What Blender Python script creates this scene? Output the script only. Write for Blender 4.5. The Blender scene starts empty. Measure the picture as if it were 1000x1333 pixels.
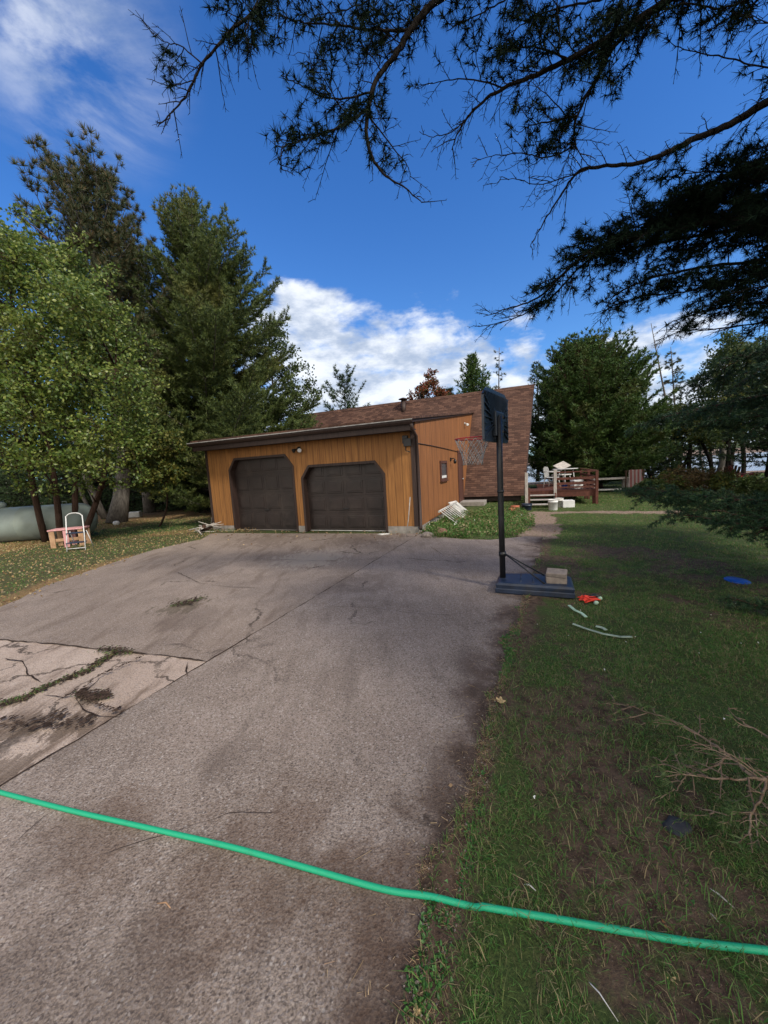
import bpy, bmesh, math, random
import numpy as np
from mathutils import Vector, Matrix
random.seed(7); rng = np.random.default_rng(11)
SC = bpy.context.scene; COL = SC.collection
R_ = math.radians
# ------------------------------------------------------------------ camera
F = 470.0; EYE = 1.65; PX, PY = 500.0, 666.5
PITCH = math.atan(54/F); ROLL = math.atan(.0575)
_r0 = np.array([1, 0, 0.]); FW = np.array([0, math.cos(PITCH), -math.sin(PITCH)]); _u0 = np.array([0, math.sin(PITCH), math.cos(PITCH)])
RT = math.cos(ROLL)*_r0 - math.sin(ROLL)*_u0; UP = math.sin(ROLL)*_r0 + math.cos(ROLL)*_u0
CAM = np.array([0, 0, EYE])
cd = bpy.data.cameras.new('camera'); cam = bpy.data.objects.new('camera', cd); COL.objects.link(cam); SC.camera = cam
cd.sensor_fit = 'VERTICAL'; cd.sensor_height = 36; cd.lens = 36*F/1333; cd.clip_end = 3000; cd.clip_start = .02
cam.matrix_world = Matrix(((RT[0], UP[0], -FW[0], 0), (RT[1], UP[1], -FW[1], 0), (RT[2], UP[2], -FW[2], EYE), (0, 0, 0, 1)))
SC.render.resolution_x = 768; SC.render.resolution_y = 1024
def ray(x, y): return FW + (x-PX)/F*RT - (y-PY)/F*UP
def gnd(x, y, z=0.):
    d = ray(x, y); return CAM + d*((z-EYE)/d[2])
def at(x, y, Y):
    d = ray(x, y); return CAM + d*(Y/d[1])
def proj(P):
    q = np.asarray(P)-CAM; w = q@FW
    return PX+F*(q@RT)/w, PY-F*(q@UP)/w, w
# ------------------------------------------------------------------ light
SC.view_settings.view_transform = 'Standard'; SC.view_settings.look = 'None'; SC.view_settings.gamma = 1; SC.view_settings.exposure = 0.33
SUN_EL = R_(42); SUN_AZ = R_(136)          # azimuth clockwise from +Y: sun behind the camera and to the right
sd = bpy.data.lights.new('sun', 'SUN'); sd.energy = 3.4; sd.angle = R_(6); sd.color = (1, .93, .82)
sun = bpy.data.objects.new('sun', sd); COL.objects.link(sun)
sv = Vector((math.sin(SUN_AZ)*math.cos(SUN_EL), math.cos(SUN_AZ)*math.cos(SUN_EL), math.sin(SUN_EL)))
sun.rotation_euler = sv.to_track_quat('Z', 'Y').to_euler()

class NT:
    def __init__(s, tree): s.t = tree; s.t.nodes.clear()
    def n(s, typ, ins=None, **kw):
        nd = s.t.nodes.new(typ)
        for k, v in kw.items(): setattr(nd, k, v)
        for k, v in (ins or {}).items(): s.put(nd.inputs[k], v)
        return nd
    def put(s, sock, v):
        if isinstance(v, bpy.types.NodeSocket): s.t.links.new(v, sock)
        elif isinstance(v, bpy.types.Node): s.t.links.new(v.outputs[0], sock)
        else:
            if isinstance(v, tuple) and len(v) == 3 and sock.type == 'RGBA': v = v+(1,)
            sock.default_value = v
    def m(s, op, a, b=0., c=None, clamp=False):
        ins = {0: a, 1: b}
        if c is not None: ins[2] = c
        return s.n('ShaderNodeMath', ins, operation=op, use_clamp=clamp).outputs[0]
    def mix(s, f, a, b, mode='MIX'):
        nd = s.n('ShaderNodeMix', data_type='RGBA', blend_type=mode)
        s.put(nd.inputs[0], f); s.put(nd.inputs[6], a); s.put(nd.inputs[7], b); return nd.outputs[2]
    def noise(s, vec, scale, detail=4, rough=.55, dist=0.):
        ins = {'Scale': scale, 'Detail': detail, 'Roughness': rough, 'Distortion': dist}
        if vec is not None: ins['Vector'] = vec
        return s.n('ShaderNodeTexNoise', ins).outputs[0]
    def ramp(s, f, stops, interp='LINEAR'):
        nd = s.n('ShaderNodeValToRGB', {0: f}); cr = nd.color_ramp; cr.interpolation = interp
        while len(cr.elements) < len(stops): cr.elements.new(.5)
        for e, (p, c) in zip(cr.elements, stops):
            e.position = p; e.color = (c, c, c, 1) if isinstance(c, (int, float)) else (tuple(c)+(1,))
        return nd.outputs[0]
    def mp(s, vec, scale=(1, 1, 1), rot=(0, 0, 0), loc=(0, 0, 0)):
        return s.n('ShaderNodeMapping', {'Vector': vec, 'Scale': scale, 'Rotation': rot, 'Location': loc}).outputs[0]
    def ms(s, f, a, b):       # smooth map of f from a..b to 0..1
        return s.n('ShaderNodeMapRange', {0: f, 1: a, 2: b, 3: 0., 4: 1.}, interpolation_type='SMOOTHSTEP').outputs[0]

# world: physical sky, with clouds laid out by direction, plus an added fill bank behind
w = bpy.data.worlds.new('World'); SC.world = w; w.use_nodes = True
t = NT(w.node_tree)
sky = t.n('ShaderNodeTexSky', sky_type='NISHITA', sun_disc=False, sun_elevation=SUN_EL, sun_rotation=SUN_AZ, air_density=1.0, dust_density=.4, ozone_density=3.0)
tc = t.n('ShaderNodeTexCoord').outputs['Generated']
sep = t.n('ShaderNodeSeparateXYZ', {0: tc})
az = t.m('ARCTAN2', sep.outputs[0], sep.outputs[1]); el = t.m('ARCSINE', sep.outputs[2])
BL = [(400, 440, 90, 70, 1.), (520, 455, 110, 60, 1.), (450, 520, 130, 60, 1.), (600, 490, 100, 60, .9), (560, 400, 60, 28, .5), (385, 380, 40, 20, .75), (690, 460, 60, 60, .7), (800, 450, 70, 26, .7),
      (880, 480, 130, 36, .75), (780, 520, 170, 40, .8), (950, 470, 100, 22, .6), (650, 550, 300, 40, .9), (330, 560, 100, 60, .9), (900, 540, 170, 60, 1.), (850, 440, 110, 26, .7), (700, 500, 150, 60, .8), (970, 560, 120, 60, 1.), (250, 500, 200, 90, .55), (1000, 560, 160, 40, .8)]
acc = None
for (x, y, rx, ry, s_) in BL:
    d = ray(x, y); d = d/np.linalg.norm(d); a0 = math.atan2(d[0], d[1]); e0 = math.asin(d[2])
    dx = ray(x+rx, y); dx = dx/np.linalg.norm(dx); dy = ray(x, y-ry); dy = dy/np.linalg.norm(dy)
    ra = math.acos(min(1, float(d@dx)))/max(.2, math.cos(e0)); re = math.acos(min(1, float(d@dy)))
    u = t.m('DIVIDE', t.m('SUBTRACT', az, a0), ra); v = t.m('DIVIDE', t.m('SUBTRACT', el, e0), re)
    q = t.m('SUBTRACT', 1., t.m('MULTIPLY', t.m('ADD', t.m('MULTIPLY', u, u), t.m('MULTIPLY', v, v)), .62))
    q = t.m('MULTIPLY', t.m('MAXIMUM', q, 0.), s_)
    acc = q if acc is None else t.m('MAXIMUM', acc, q)
cv = t.mp(tc, (1, 1, 1.9))
n1 = t.noise(cv, 6.0, 9, .58, .25); n2 = t.noise(t.mp(tc, (1, 1, 2.6), loc=(3, 1, 2)), 14, 7, .6)
cm = t.m('ADD', t.m('MULTIPLY', acc, .95), t.m('ADD', t.m('MULTIPLY', t.m('SUBTRACT', n1, .5), 2.1), t.m('MULTIPLY', t.m('SUBTRACT', n2, .5), .7)))
cm = t.m('MULTIPLY', t.ms(cm, .28, .80), t.ms(acc, .02, .25))
bk = t.m('MULTIPLY', t.ms(sep.outputs[1], .02, -.35), t.ms(t.m('ADD', n1, t.m('MULTIPLY', n2, .3)), .30, .56)); cm = t.m('MAXIMUM', cm, bk)  # unseen cloud bank behind the camera, added as soft warm fill light
n3 = t.noise(t.mp(tc, (1, 1, 2.2), loc=(7, 0, 0)), 7.5, 6, .6)
cc = t.mix(t.ms(n3, .35, .62), (.40, .48, .62), (.86, .90, .96))
skyc = t.mix(1., sky.outputs[0], t.mix(t.ms(el, .75, .05), (.38, .86, 1.45), (.62, .98, 1.32)), 'MULTIPLY')
wd = ray(70, 25); wd = wd/np.linalg.norm(wd); wdist = t.n('ShaderNodeVectorMath', {0: tc, 1: tuple(float(k) for k in wd)}, operation='DISTANCE').outputs['Value']
wn_ = t.noise(t.mp(tc, (1.2, 1.2, 3.5), rot=(0, .5, .4)), 3.2, 8, .6, .8); wisp = t.m('MULTIPLY', t.ms(wdist, .27*.78, .02), t.ms(wn_, .34, .66)); cm = t.m('MAXIMUM', cm, t.m('MULTIPLY', wisp, .62))
bg = t.n('ShaderNodeBackground', {0: skyc, 1: .115})
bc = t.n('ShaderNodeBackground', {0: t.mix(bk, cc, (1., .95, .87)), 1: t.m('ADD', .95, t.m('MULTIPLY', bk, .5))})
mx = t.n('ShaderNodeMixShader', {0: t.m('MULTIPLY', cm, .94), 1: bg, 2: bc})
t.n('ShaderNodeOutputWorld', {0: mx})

# ------------------------------------------------------------------ helpers
def tag(o, label=None, cat=None, group=None, kind=None):
    if label: o['label'] = label
    if cat: o['category'] = cat
    if group: o['group'] = group
    if kind: o['kind'] = kind
    return o
def link(me, name, mat, parent=None):
    o = bpy.data.objects.new(name, me); COL.objects.link(o)
    if mat is not None:
        for mm in (mat if isinstance(mat, (list, tuple)) else [mat]): me.materials.append(mm)
    if parent is not None: o.parent = parent
    return o
def empty(name, loc=(0, 0, 0), rz=0., label=None, cat=None, group=None):
    o = bpy.data.objects.new(name, None); COL.objects.link(o); o.location = tuple(float(a) for a in loc); o.rotation_euler = (0, 0, rz)
    o.empty_display_size = .2
    return tag(o, label, cat, group)
def fast(name, V, T, mat, parent=None, attrs=None, smooth=False):
    V = np.ascontiguousarray(V, dtype=np.float32); T = np.ascontiguousarray(T, dtype=np.int32)
    me = bpy.data.meshes.new(name); k = T.shape[1]
    me.vertices.add(len(V)); me.vertices.foreach_set('co', V.ravel())
    me.loops.add(T.size); me.loops.foreach_set('vertex_index', T.ravel())
    me.polygons.add(len(T)); me.polygons.foreach_set('loop_start', np.arange(0, T.size, k, dtype=np.int32))
    try: me.polygons.foreach_set('loop_total', np.full(len(T), k, dtype=np.int32))
    except Exception: pass
    for an, av in (attrs or {}).items():
        a = me.attributes.new(an, 'FLOAT', 'POINT'); a.data.foreach_set('value', np.asarray(av, dtype=np.float32))
    me.update(calc_edges=True); me.validate()
    me.polygons.foreach_set('use_smooth', np.full(len(me.polygons), smooth))
    return link(me, name, mat, parent)
class B:
    """collects shapes, links them as one mesh object"""
    def __init__(s): s.bm = bmesh.new()
    def box(s, x0, x1, y0, y1, z0, z1, bev=0., M=None):
        r = bmesh.ops.create_cube(s.bm, size=1.)
        vs = r['verts']
        for v in vs: v.co = Vector(((x0+x1)/2+v.co.x*(x1-x0), (y0+y1)/2+v.co.y*(y1-y0), (z0+z1)/2+v.co.z*(z1-z0)))
        if bev:
            es = list({e for v in vs for e in v.link_edges})
            r2 = bmesh.ops.bevel(s.bm, geom=es, offset=bev, segments=2, affect='EDGES', profile=.5)
            vs = list({v for f in r2['faces'] for v in f.verts} | {v for v in vs if v.is_valid})
        if M is not None: bmesh.ops.transform(s.bm, matrix=M, verts=vs)
        return s
    def bar(s, a, b, w, h=None, bev=0., up=(0, 0, 1)):
        a = Vector([float(k) for k in a]); b = Vector([float(k) for k in b]); h = h or w; d = b-a; L = d.length; d.normalize()
        x = Vector(up).cross(d)
        if x.length < 1e-4: x = Vector((1, 0, 0)).cross(d)
        x.normalize(); y = d.cross(x)
        M = Matrix(((x.x, y.x, d.x, a.x), (x.y, y.y, d.y, a.y), (x.z, y.z, d.z, a.z), (0, 0, 0, 1)))
        return s.box(-w/2, w/2, -h/2, h/2, 0, L, bev, M)
    def tube(s, pts, rad, n=8, cap=True):
        pts = [Vector([float(k) for k in p]) for p in pts]
        if not hasattr(rad, '__len__'): rad = [rad]*len(pts)
        rings = []; x = None
        for i, p in enumerate(pts):
            d = (pts[min(i+1, len(pts)-1)]-pts[max(i-1, 0)]).normalized()
            if x is None: x = d.orthogonal().normalized()
            else:
                x = (x-d*x.dot(d)); x = x.normalized() if x.length > 1e-5 else d.orthogonal().normalized()
            y = d.cross(x)
            rings.append([s.bm.verts.new(p+(x*math.cos(2*math.pi*k/n)+y*math.sin(2*math.pi*k/n))*rad[i]) for k in range(n)])
        for i in range(len(rings)-1):
            for k in range(n):
                f = s.bm.faces.new((rings[i][k], rings[i][(k+1) % n], rings[i+1][(k+1) % n], rings[i+1][k])); f.smooth = True
        if cap:
            s.bm.faces.new(rings[0][::-1]); s.bm.faces.new(rings[-1])
        return s
    def lathe(s, prof, n=20, c=(0, 0, 0), M=None):
        rings = []
        for r, z in prof:
            rings.append([s.bm.verts.new(Vector((c[0]+r*math.cos(2*math.pi*k/n), c[1]+r*math.sin(2*math.pi*k/n), c[2]+z))) for k in range(n)])
        for i in range(len(rings)-1):
            for k in range(n):
                f = s.bm.faces.new((rings[i][k], rings[i][(k+1) % n], rings[i+1][(k+1) % n], rings[i+1][k])); f.smooth = True
        s.bm.faces.new(rings[0][::-1]); s.bm.faces.new(rings[-1])
        if M is not None: bmesh.ops.transform(s.bm, matrix=M, verts=[v for r in rings for v in r])
        return s
    def prism(s, pts, f0, f1):
        """outline pts (2D), f0/f1 map (a,b)->3D for both faces"""
        a = [s.bm.verts.new(Vector(f0(*p))) for p in pts]; b = [s.bm.verts.new(Vector(f1(*p))) for p in pts]
        n = len(pts); s.bm.faces.new(a); s.bm.faces.new(b[::-1])
        for i in range(n): s.bm.faces.new((a[i], b[i], b[(i+1) % n], a[(i+1) % n]))
        return s
    def build(s, name, mat, parent=None):
        bmesh.ops.recalc_face_normals(s.bm, faces=s.bm.faces[:])
        ng = [f for f in s.bm.faces if len(f.verts) > 4]
        if ng: bmesh.ops.triangulate(s.bm, faces=ng)
        me = bpy.data.meshes.new(name); s.bm.to_mesh(me); s.bm.free()
        return link(me, name, mat, parent)
# numpy value noise
_tab = rng.random((256, 256))
def vn(x, y):
    xi = np.floor(x).astype(int); yi = np.floor(y).astype(int); fx = x-xi; fy = y-yi
    fx = fx*fx*(3-2*fx); fy = fy*fy*(3-2*fy)
    g = lambda a, b: _tab[a % 256, b % 256]
    return (g(xi, yi)*(1-fx)+g(xi+1, yi)*fx)*(1-fy)+(g(xi, yi+1)*(1-fx)+g(xi+1, yi+1)*fx)*fy
def fbm(x, y, f=1., o=4):
    x = np.asarray(x, float); y = np.asarray(y, float); s = 0; a = .5; t_ = 0
    for i in range(o):
        s = s+a*vn(x*f+17*i+500, y*f+9*i+500); t_ += a; a *= .5; f *= 2.03
    return s/t_
def sst(a, b, x):
    t_ = np.clip((x-a)/(b-a), 0, 1); return t_*t_*(3-2*t_)
def nrm(v): return v/np.maximum(1e-9, np.linalg.norm(v, axis=-1, keepdims=True))
def inpoly(x, y, poly):
    x = np.asarray(x); y = np.asarray(y); r = np.zeros(x.shape, bool); n = len(poly)
    for i in range(n):
        x1, y1 = poly[i]; x2, y2 = poly[(i+1) % n]
        c = ((y1 > y) != (y2 > y)); xx = (x2-x1)*(y-y1)/((y2-y1) if y2 != y1 else 1e-9)+x1
        r ^= c & (x < xx)
    return r
def pdist(x, y, pts):      # distance to an open polyline
    x = np.asarray(x, float); y = np.asarray(y, float); D = np.full(x.shape, 1e9)
    for (x1, y1), (x2, y2) in zip(pts[:-1], pts[1:]):
        dx, dy = x2-x1, y2-y1; k = np.clip(((x-x1)*dx+(y-y1)*dy)/(dx*dx+dy*dy+1e-12), 0, 1)
        D = np.minimum(D, np.hypot(x-x1-k*dx, y-y1-k*dy))
    return D
# ------------------------------------------------------------------ materials
def material(name, rough=.7, spec=.35):
    m = bpy.data.materials.new(name); m.use_nodes = True; q = NT(m.node_tree)
    q.bsdf = q.n('ShaderNodeBsdfPrincipled', {'Roughness': rough, 'Specular IOR Level': spec})
    q.n('ShaderNodeOutputMaterial', {0: q.bsdf}); q.mat = m
    q.obj = q.n('ShaderNodeTexCoord').outputs['Object']
    return q
def bump(q, h, s=.3, d=.01):
    q.put(q.bsdf.inputs['Normal'], q.n('ShaderNodeBump', {'Height': h, 'Strength': s, 'Distance': d}).outputs[0])
def plain(name, c, rough=.6, var=.25, scale=8, spec=.35, metal=0., bmp=.15, dirt=None):
    q = material(name, rough, spec); n = q.noise(q.obj, scale, 6, .6)
    dk = tuple(a*(1-var) for a in c); lt = tuple(min(1, a*(1+var*.6)) for a in c)
    col = q.mix(q.ms(n, .3, .7), dk, lt)
    if dirt:
        n2 = q.noise(q.obj, scale*.6, 8, .7, .6); col = q.mix(q.m('MULTIPLY', q.ms(n2, .5, .66), dirt[1]), col, dirt[0])
    q.put(q.bsdf.inputs['Base Color'], col); q.bsdf.inputs['Metallic'].default_value = metal
    q.put(q.bsdf.inputs['Roughness'], q.m('ADD', q.m('MULTIPLY', q.m('SUBTRACT', n, .5), .3), rough))
    if bmp: bump(q, q.noise(q.obj, scale*6, 5, .6), bmp, .004)
    return q.mat
def leafmat(name, stops, trans=.3, rough=.55, clump=None, spec=.3):
    """stops: colours spread at random over the leaves; clump: colour patches through the crown"""
    q = material(name, rough, spec)
    rnd = q.n('ShaderNodeNewGeometry').outputs['Random Per Island']
    k = len(stops); c = q.ramp(rnd, [((i+.5)/k, s) for i, s in enumerate(stops)])
    if clump:
        n = q.noise(q.obj, clump[0], 4, .6); c = q.mix(q.m('MULTIPLY', q.ms(n, clump[3], clump[3]+.14), clump[2]), c, clump[1])
    q.put(q.bsdf.inputs['Base Color'], c)
    tr = q.n('ShaderNodeBsdfTranslucent', {0: c}); out = [n for n in q.t.nodes if n.type == 'OUTPUT_MATERIAL'][0]
    q.put(out.inputs[0], q.n('ShaderNodeMixShader', {0: trans, 1: q.bsdf, 2: tr}).outputs[0])
    return q.mat
def woodgrain(name, c1, c2, rough=.75, axis=(14, 14, .8), groove=None, streak=None):
    q = material(name, rough); v = q.mp(q.obj, axis)
    n = q.noise(v, 1.6, 8, .65, .4); n2 = q.noise(q.mp(q.obj, (.8, .8, .5)), 1.2, 4)
    col = q.mix(q.ms(n, .3, .72), c1, c2); col = q.mix(q.m('MULTIPLY', q.ms(n2, .45, .75), .35), col, c1)
    h = n
    if streak:
        n3 = q.noise(q.mp(q.obj, (5, 5, .25), loc=(4, 2, 0)), 1.0, 5, .6); col = q.mix(q.m('MULTIPLY', q.ms(n3, .56, .72), streak[1]), col, streak[0])
    if groove:
        sp = q.n('ShaderNodeSeparateXYZ', {0: q.obj}); g = q.m('ADD', sp.outputs[0], sp.outputs[1])
        fr = q.m('FRACT', q.m('DIVIDE', q.m('ADD', g, 50.), groove)); gl = q.m('SUBTRACT', 1., q.ms(q.m('ABSOLUTE', q.m('SUBTRACT', fr, .5)), .0, .055))
        # per board tone
        bid = q.m('FLOOR', q.m('ADD', q.m('DIVIDE', q.m('ADD', g, 50.), groove), .5))
        wn = q.n('ShaderNodeTexWhiteNoise', {1: bid}, noise_dimensions='1D').outputs[0]
        col = q.mix(q.m('MULTIPLY', wn, .38), col, c1)
        col = q.mix(q.m('MULTIPLY', gl, .75), col, tuple(a*.3 for a in c1)); h = q.m('SUBTRACT', q.m('MULTIPLY', n, .3), gl)
    q.put(q.bsdf.inputs['Base Color'], col); bump(q, h, .5, .01)
    return q.mat
def shingle(name, slope_axis):
    q = material(name, .92, .2); sp = q.n('ShaderNodeSeparateXYZ', {0: q.obj})
    v = q.m('MULTIPLY', sp.outputs[1 if slope_axis == 'y' else 2], 1. if slope_axis == 'y' else 1.3)
    cv = q.n('ShaderNodeCombineXYZ', {0: sp.outputs[0], 1: v, 2: 0.}).outputs[0]
    br = q.n('ShaderNodeTexBrick', {'Vector': cv, 'Color1': (0, 0, 0), 'Color2': (1, 1, 1), 'Mortar': (.5, .5, .5), 'Scale': 1., 'Mortar Size': .006, 'Mortar Smooth': .3, 'Bias': 0., 'Brick Width': .26, 'Row Height': .115})
    br.offset = .43; br.squash = 1.
    tone = q.ramp(br.outputs[0], [(0, (.042, .021, .015)), (.35, (.066, .033, .023)), (.65, (.094, .048, .032)), (1, (.128, .068, .047))])
    n = q.noise(q.obj, .7, 4); n2 = q.noise(q.obj, 60, 3)
    tone = q.mix(q.m('MULTIPLY', q.ms(n, .4, .7), .35), tone, (.075, .045, .035)); tone = q.mix(q.m('MULTIPLY', n2, .35), tone, (.07, .04, .03))
    col = q.mix(q.m('MULTIPLY', br.outputs[1], .75), tone, (.03, .016, .013))
    q.put(q.bsdf.inputs['Base Color'], col)
    row = q.m('FRACT', q.m('DIVIDE', q.m('ADD', v, 30.), .115))
    bump(q, q.m('ADD', q.m('SUBTRACT', 1., row), q.m('ADD', q.m('MULTIPLY', br.outputs[1], -.8), q.m('MULTIPLY', n2, .3))), .7, .02)
    return q.mat
M = {}
M['siding'] = woodgrain('siding', (.19, .080, .023), (.36, .165, .047), .72, groove=.203, streak=((.07, .035, .016), .6))
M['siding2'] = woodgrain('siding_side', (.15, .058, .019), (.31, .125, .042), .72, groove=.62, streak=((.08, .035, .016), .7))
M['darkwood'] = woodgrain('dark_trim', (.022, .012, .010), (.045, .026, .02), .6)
M['redtrim'] = woodgrain('red_brown_trim', (.055, .022, .016), (.10, .042, .03), .6)
M['deckwood'] = woodgrain('deck_stain', (.055, .018, .012), (.125, .042, .027), .8, axis=(6, 6, 6))
M['greywood'] = woodgrain('weathered_wood', (.26, .24, .22), (.46, .42, .38), .85, axis=(8, 8, 3))
M['pinkwood'] = woodgrain('pink_paint', (.42, .19, .19), (.60, .33, .33), .7)
M['rawwood'] = woodgrain('raw_board', (.26, .15, .08), (.40, .25, .15), .8, axis=(8, 8, 4))
M['gdoor'] = plain('garage_door_brown', (.022, .014, .012), .45, .3, 3, .4, bmp=.2, dirt=((.045, .033, .027), .5))
M['shingle'] = shingle('shingle_steep', 'z'); M['shinglef'] = shingle('shingle_low', 'y')
M['white'] = plain('white_paint', (.58, .58, .57), .5, .12, 5, dirt=((.38, .36, .33), .5))
M['offwhite'] = plain('weathered_white', (.42, .42, .41), .6, .2, 6)
M['whitedirty'] = plain('dirty_white', (.52, .51, .48), .6, .2, 6, dirt=((.22, .19, .15), .6))
M['conc'] = plain('foundation_concrete', (.26, .235, .21), .9, .25, 6, bmp=.5)
M['black'] = plain('black_powder_coat', (.008, .008, .009), .45, .3, 10, .45)
M['navy'] = plain('navy_plastic', (.016, .026, .050), .42, .35, 7, .45, dirt=((.05, .045, .04), .35))
M['tank'] = plain('tank_paint', (.20, .24, .22), .5, .25, 1.2, .4, dirt=((.20, .23, .19), .6))
M['block'] = plain('concrete_block', (.20, .165, .14), .95, .25, 18, bmp=.6)
M['steel'] = plain('galvanised', (.42, .43, .44), .4, .2, 8, .5, .7)
M['rim'] = plain('rim_red', (.38, .03, .03), .4, .2, 9)
M['steeld'] = plain('dull_gutter_edge', (.26, .25, .24), .6, .3, 8)
M['cord'] = plain('net_cord', (.38, .38, .37), .8, .3, 30)
M['blue'] = plain('blue_plastic', (.01, .08, .42), .4, .2, 6)
M['glass'] = plain('window_glass', (.05, .06, .07), .06, .2, 2, .8, bmp=0)
M['rock'] = plain('dark_rock', (.035, .037, .045), .9, .4, 9, bmp=.8)
M['rock2'] = plain('red_rock', (.22, .12, .08), .9, .35, 9, bmp=.8)
M['orange'] = plain('orange_plastic', (.75, .06, .03), .4, .2, 12)
M['lime'] = plain('pale_green_plastic', (.36, .50, .36), .5, .25, 12)
M['strip'] = plain('pale_strip', (.30, .37, .28), .6, .35, 8)
M['darkred'] = plain('dark_red_paint', (.10, .014, .012), .5, .3, 8)
M['redcloth'] = plain('red_cloth', (.42, .03, .02), .8, .2, 8)
# hose: ribbed bright green
q = material('hose_green', .5, .4); n = q.noise(q.obj, 16, 9, .8)
q.put(q.bsdf.inputs['Base Color'], q.mix(q.m('MULTIPLY', q.ms(n, .5, .75), .45), (.012, .30, .15), (.03, .11, .07)))
bump(q, q.noise(q.obj, 180, 2), .25, .002); M['hose'] = q.mat
def barkmat(name, a, b, sc=(9, 9, 1.8)):
    q = material(name, .95, .15); v = q.mp(q.obj, sc); n = q.noise(v, 1.5, 8, .7, .8); n2 = q.noise(q.obj, 1.3, 3)
    q.put(q.bsdf.inputs['Base Color'], q.mix(q.m('MULTIPLY', n2, .4), q.mix(q.ms(n, .32, .68), a, b), tuple(k*.6 for k in a))); bump(q, n, .9, .03); return q.mat
M['bark'] = barkmat('bark_brown', (.035, .020, .014), (.085, .052, .038))
M['barkg'] = barkmat('bark_grey', (.075, .066, .058), (.19, .17, .15))
M['barkd'] = barkmat('bark_dark', (.009, .007, .006), (.025, .019, .016))
M['barkt'] = barkmat('bark_tan_twig', (.16, .105, .07), (.36, .26, .18))
M['barkw'] = barkmat('bark_pale', (.22, .21, .19), (.50, .48, .44))
M['n_white'] = leafmat('needles_white_pine', [(.050, .080, .026), (.095, .130, .036), (.16, .19, .046), (.07, .105, .034)], .3, clump=(.35, (.21, .18, .05), .5, .53))
M['n_red'] = leafmat('needles_red_pine', [(.040, .060, .028), (.070, .085, .034), (.050, .078, .036), (.14, .095, .045)], .2, clump=(.5, (.13, .06, .03), .5, .56))
M['n_back'] = leafmat('needles_backdrop', [(.012, .030, .012), (.024, .045, .016), (.035, .058, .02)], .18)
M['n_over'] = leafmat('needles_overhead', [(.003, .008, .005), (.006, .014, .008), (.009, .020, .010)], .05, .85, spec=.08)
M['n_low'] = leafmat('needles_low', [(.015, .040, .018), (.028, .062, .026), (.04, .085, .032)], .2)
M['n_bough'] = leafmat('needles_fallen_bough', [(.05, .095, .025), (.08, .13, .035), (.13, .17, .06)], .2)
M['n_fir'] = leafmat('needles_fir', [(.016, .036, .013), (.028, .054, .017), (.042, .070, .020)], .2)
M['n_cedar'] = leafmat('cedar_sprays', [(.028, .060, .016), (.055, .105, .024), (.095, .150, .032), (.040, .080, .022)], .26, clump=(.9, (.12, .115, .036), .55, .52))
M['n_larch'] = leafmat('larch_needles', [(.06, .075, .04), (.09, .10, .05), (.05, .06, .035)], .3)
M['leaf'] = leafmat('leaves_green', [(.062, .110, .020), (.105, .165, .028), (.16, .215, .040), (.26, .29, .06), (.08, .13, .026)], .42, .42, clump=(.6, (.20, .19, .05), .45, .54), spec=.5)
M['leafy'] = leafmat('leaves_yellowing', [(.06, .09, .018), (.11, .13, .025), (.17, .15, .03), (.05, .075, .015)], .4, clump=(.5, (.20, .10, .03), .5, .58))
M['leafr'] = leafmat('leaves_reddening', [(.20, .035, .02), (.10, .06, .02), (.05, .06, .018), (.26, .07, .03)], .35, clump=(.5, (.035, .05, .018), .7, .5))
M['leafd'] = leafmat('leaves_dark', [(.030, .052, .013), (.052, .080, .020), (.080, .105, .028)], .35)
M['shrubo'] = leafmat('shrub_rusty', [(.09, .055, .022), (.12, .08, .03), (.06, .055, .02), (.14, .095, .035)], .3)
M['grass'] = leafmat('grass', [(.045, .120, .022), (.072, .175, .033), (.11, .22, .046), (.14, .17, .055), (.28, .22, .12)], .3, .5)
M['grassd'] = leafmat('weeds', [(.035, .11, .028), (.055, .15, .038), (.080, .19, .05)], .3, .45)
M['dry'] = leafmat('dry_litter', [(.28, .19, .10), (.42, .31, .18), (.15, .085, .05), (.22, .14, .085)], .1)
M['fall'] = leafmat('fallen_leaves', [(.30, .205, .085), (.24, .15, .07), (.38, .28, .13), (.16, .09, .045), (.34, .26, .16), (.13, .13, .05)], .15)
M['litter2'] = leafmat('brown_leaves', [(.16, .08, .045), (.26, .17, .09), (.11, .05, .03), (.34, .25, .14)], .1)
M['flower'] = plain('white_flower', (.75, .75, .72), .6, .1)
q = material('striped_towel', .9, .1); wv = q.m('FRACT', q.m('MULTIPLY', q.n('ShaderNodeSeparateXYZ', {0: q.obj}).outputs[0], 7.))
q.put(q.bsdf.inputs['Base Color'], q.mix(q.ms(wv, .45, .55), (.42, .36, .34), (.34, .13, .12))); M['towel'] = q.mat
# ------------------------------------------------------------------ ground, driveway, lake
TH = R_(-22); U2 = np.array([math.cos(TH), math.sin(TH)]); V2 = np.array([-U2[1], U2[0]])
HR = gnd(545, 693)                       # right front corner of the garage
def loc2w(s, t_, z=0.): return np.array([HR[0]+s*U2[0]+t_*V2[0], HR[1]+s*U2[1]+t_*V2[1], z])
def w2loc(x, y): return (x-HR[0])*U2[0]+(y-HR[1])*U2[1], (x-HR[0])*V2[0]+(y-HR[1])*V2[1]
def P2(*pp): return [tuple(gnd(x, y)[:2]) for x, y in pp]
edgeR = P2((711, 700), (706, 730), (694, 765), (686, 790), (676, 830), (664, 870), (652, 910), (642, 950), (626, 1010), (604, 1090), (585, 1160), (566, 1240), (548, 1333))+[(-.02, .3), (-.12, -2.5)]
edgeL = [(-13, -2.5), (-12, 2.0), (-8.6, 3.6)]+P2((0, 792), (60, 762), (130, 738), (200, 716), (262, 702))
edgeT = P2((276, 694), (400, 694.5), (545, 694.5), (600, 702), (640, 703), (690, 698))
drive = edgeR+edgeL+edgeT
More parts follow.
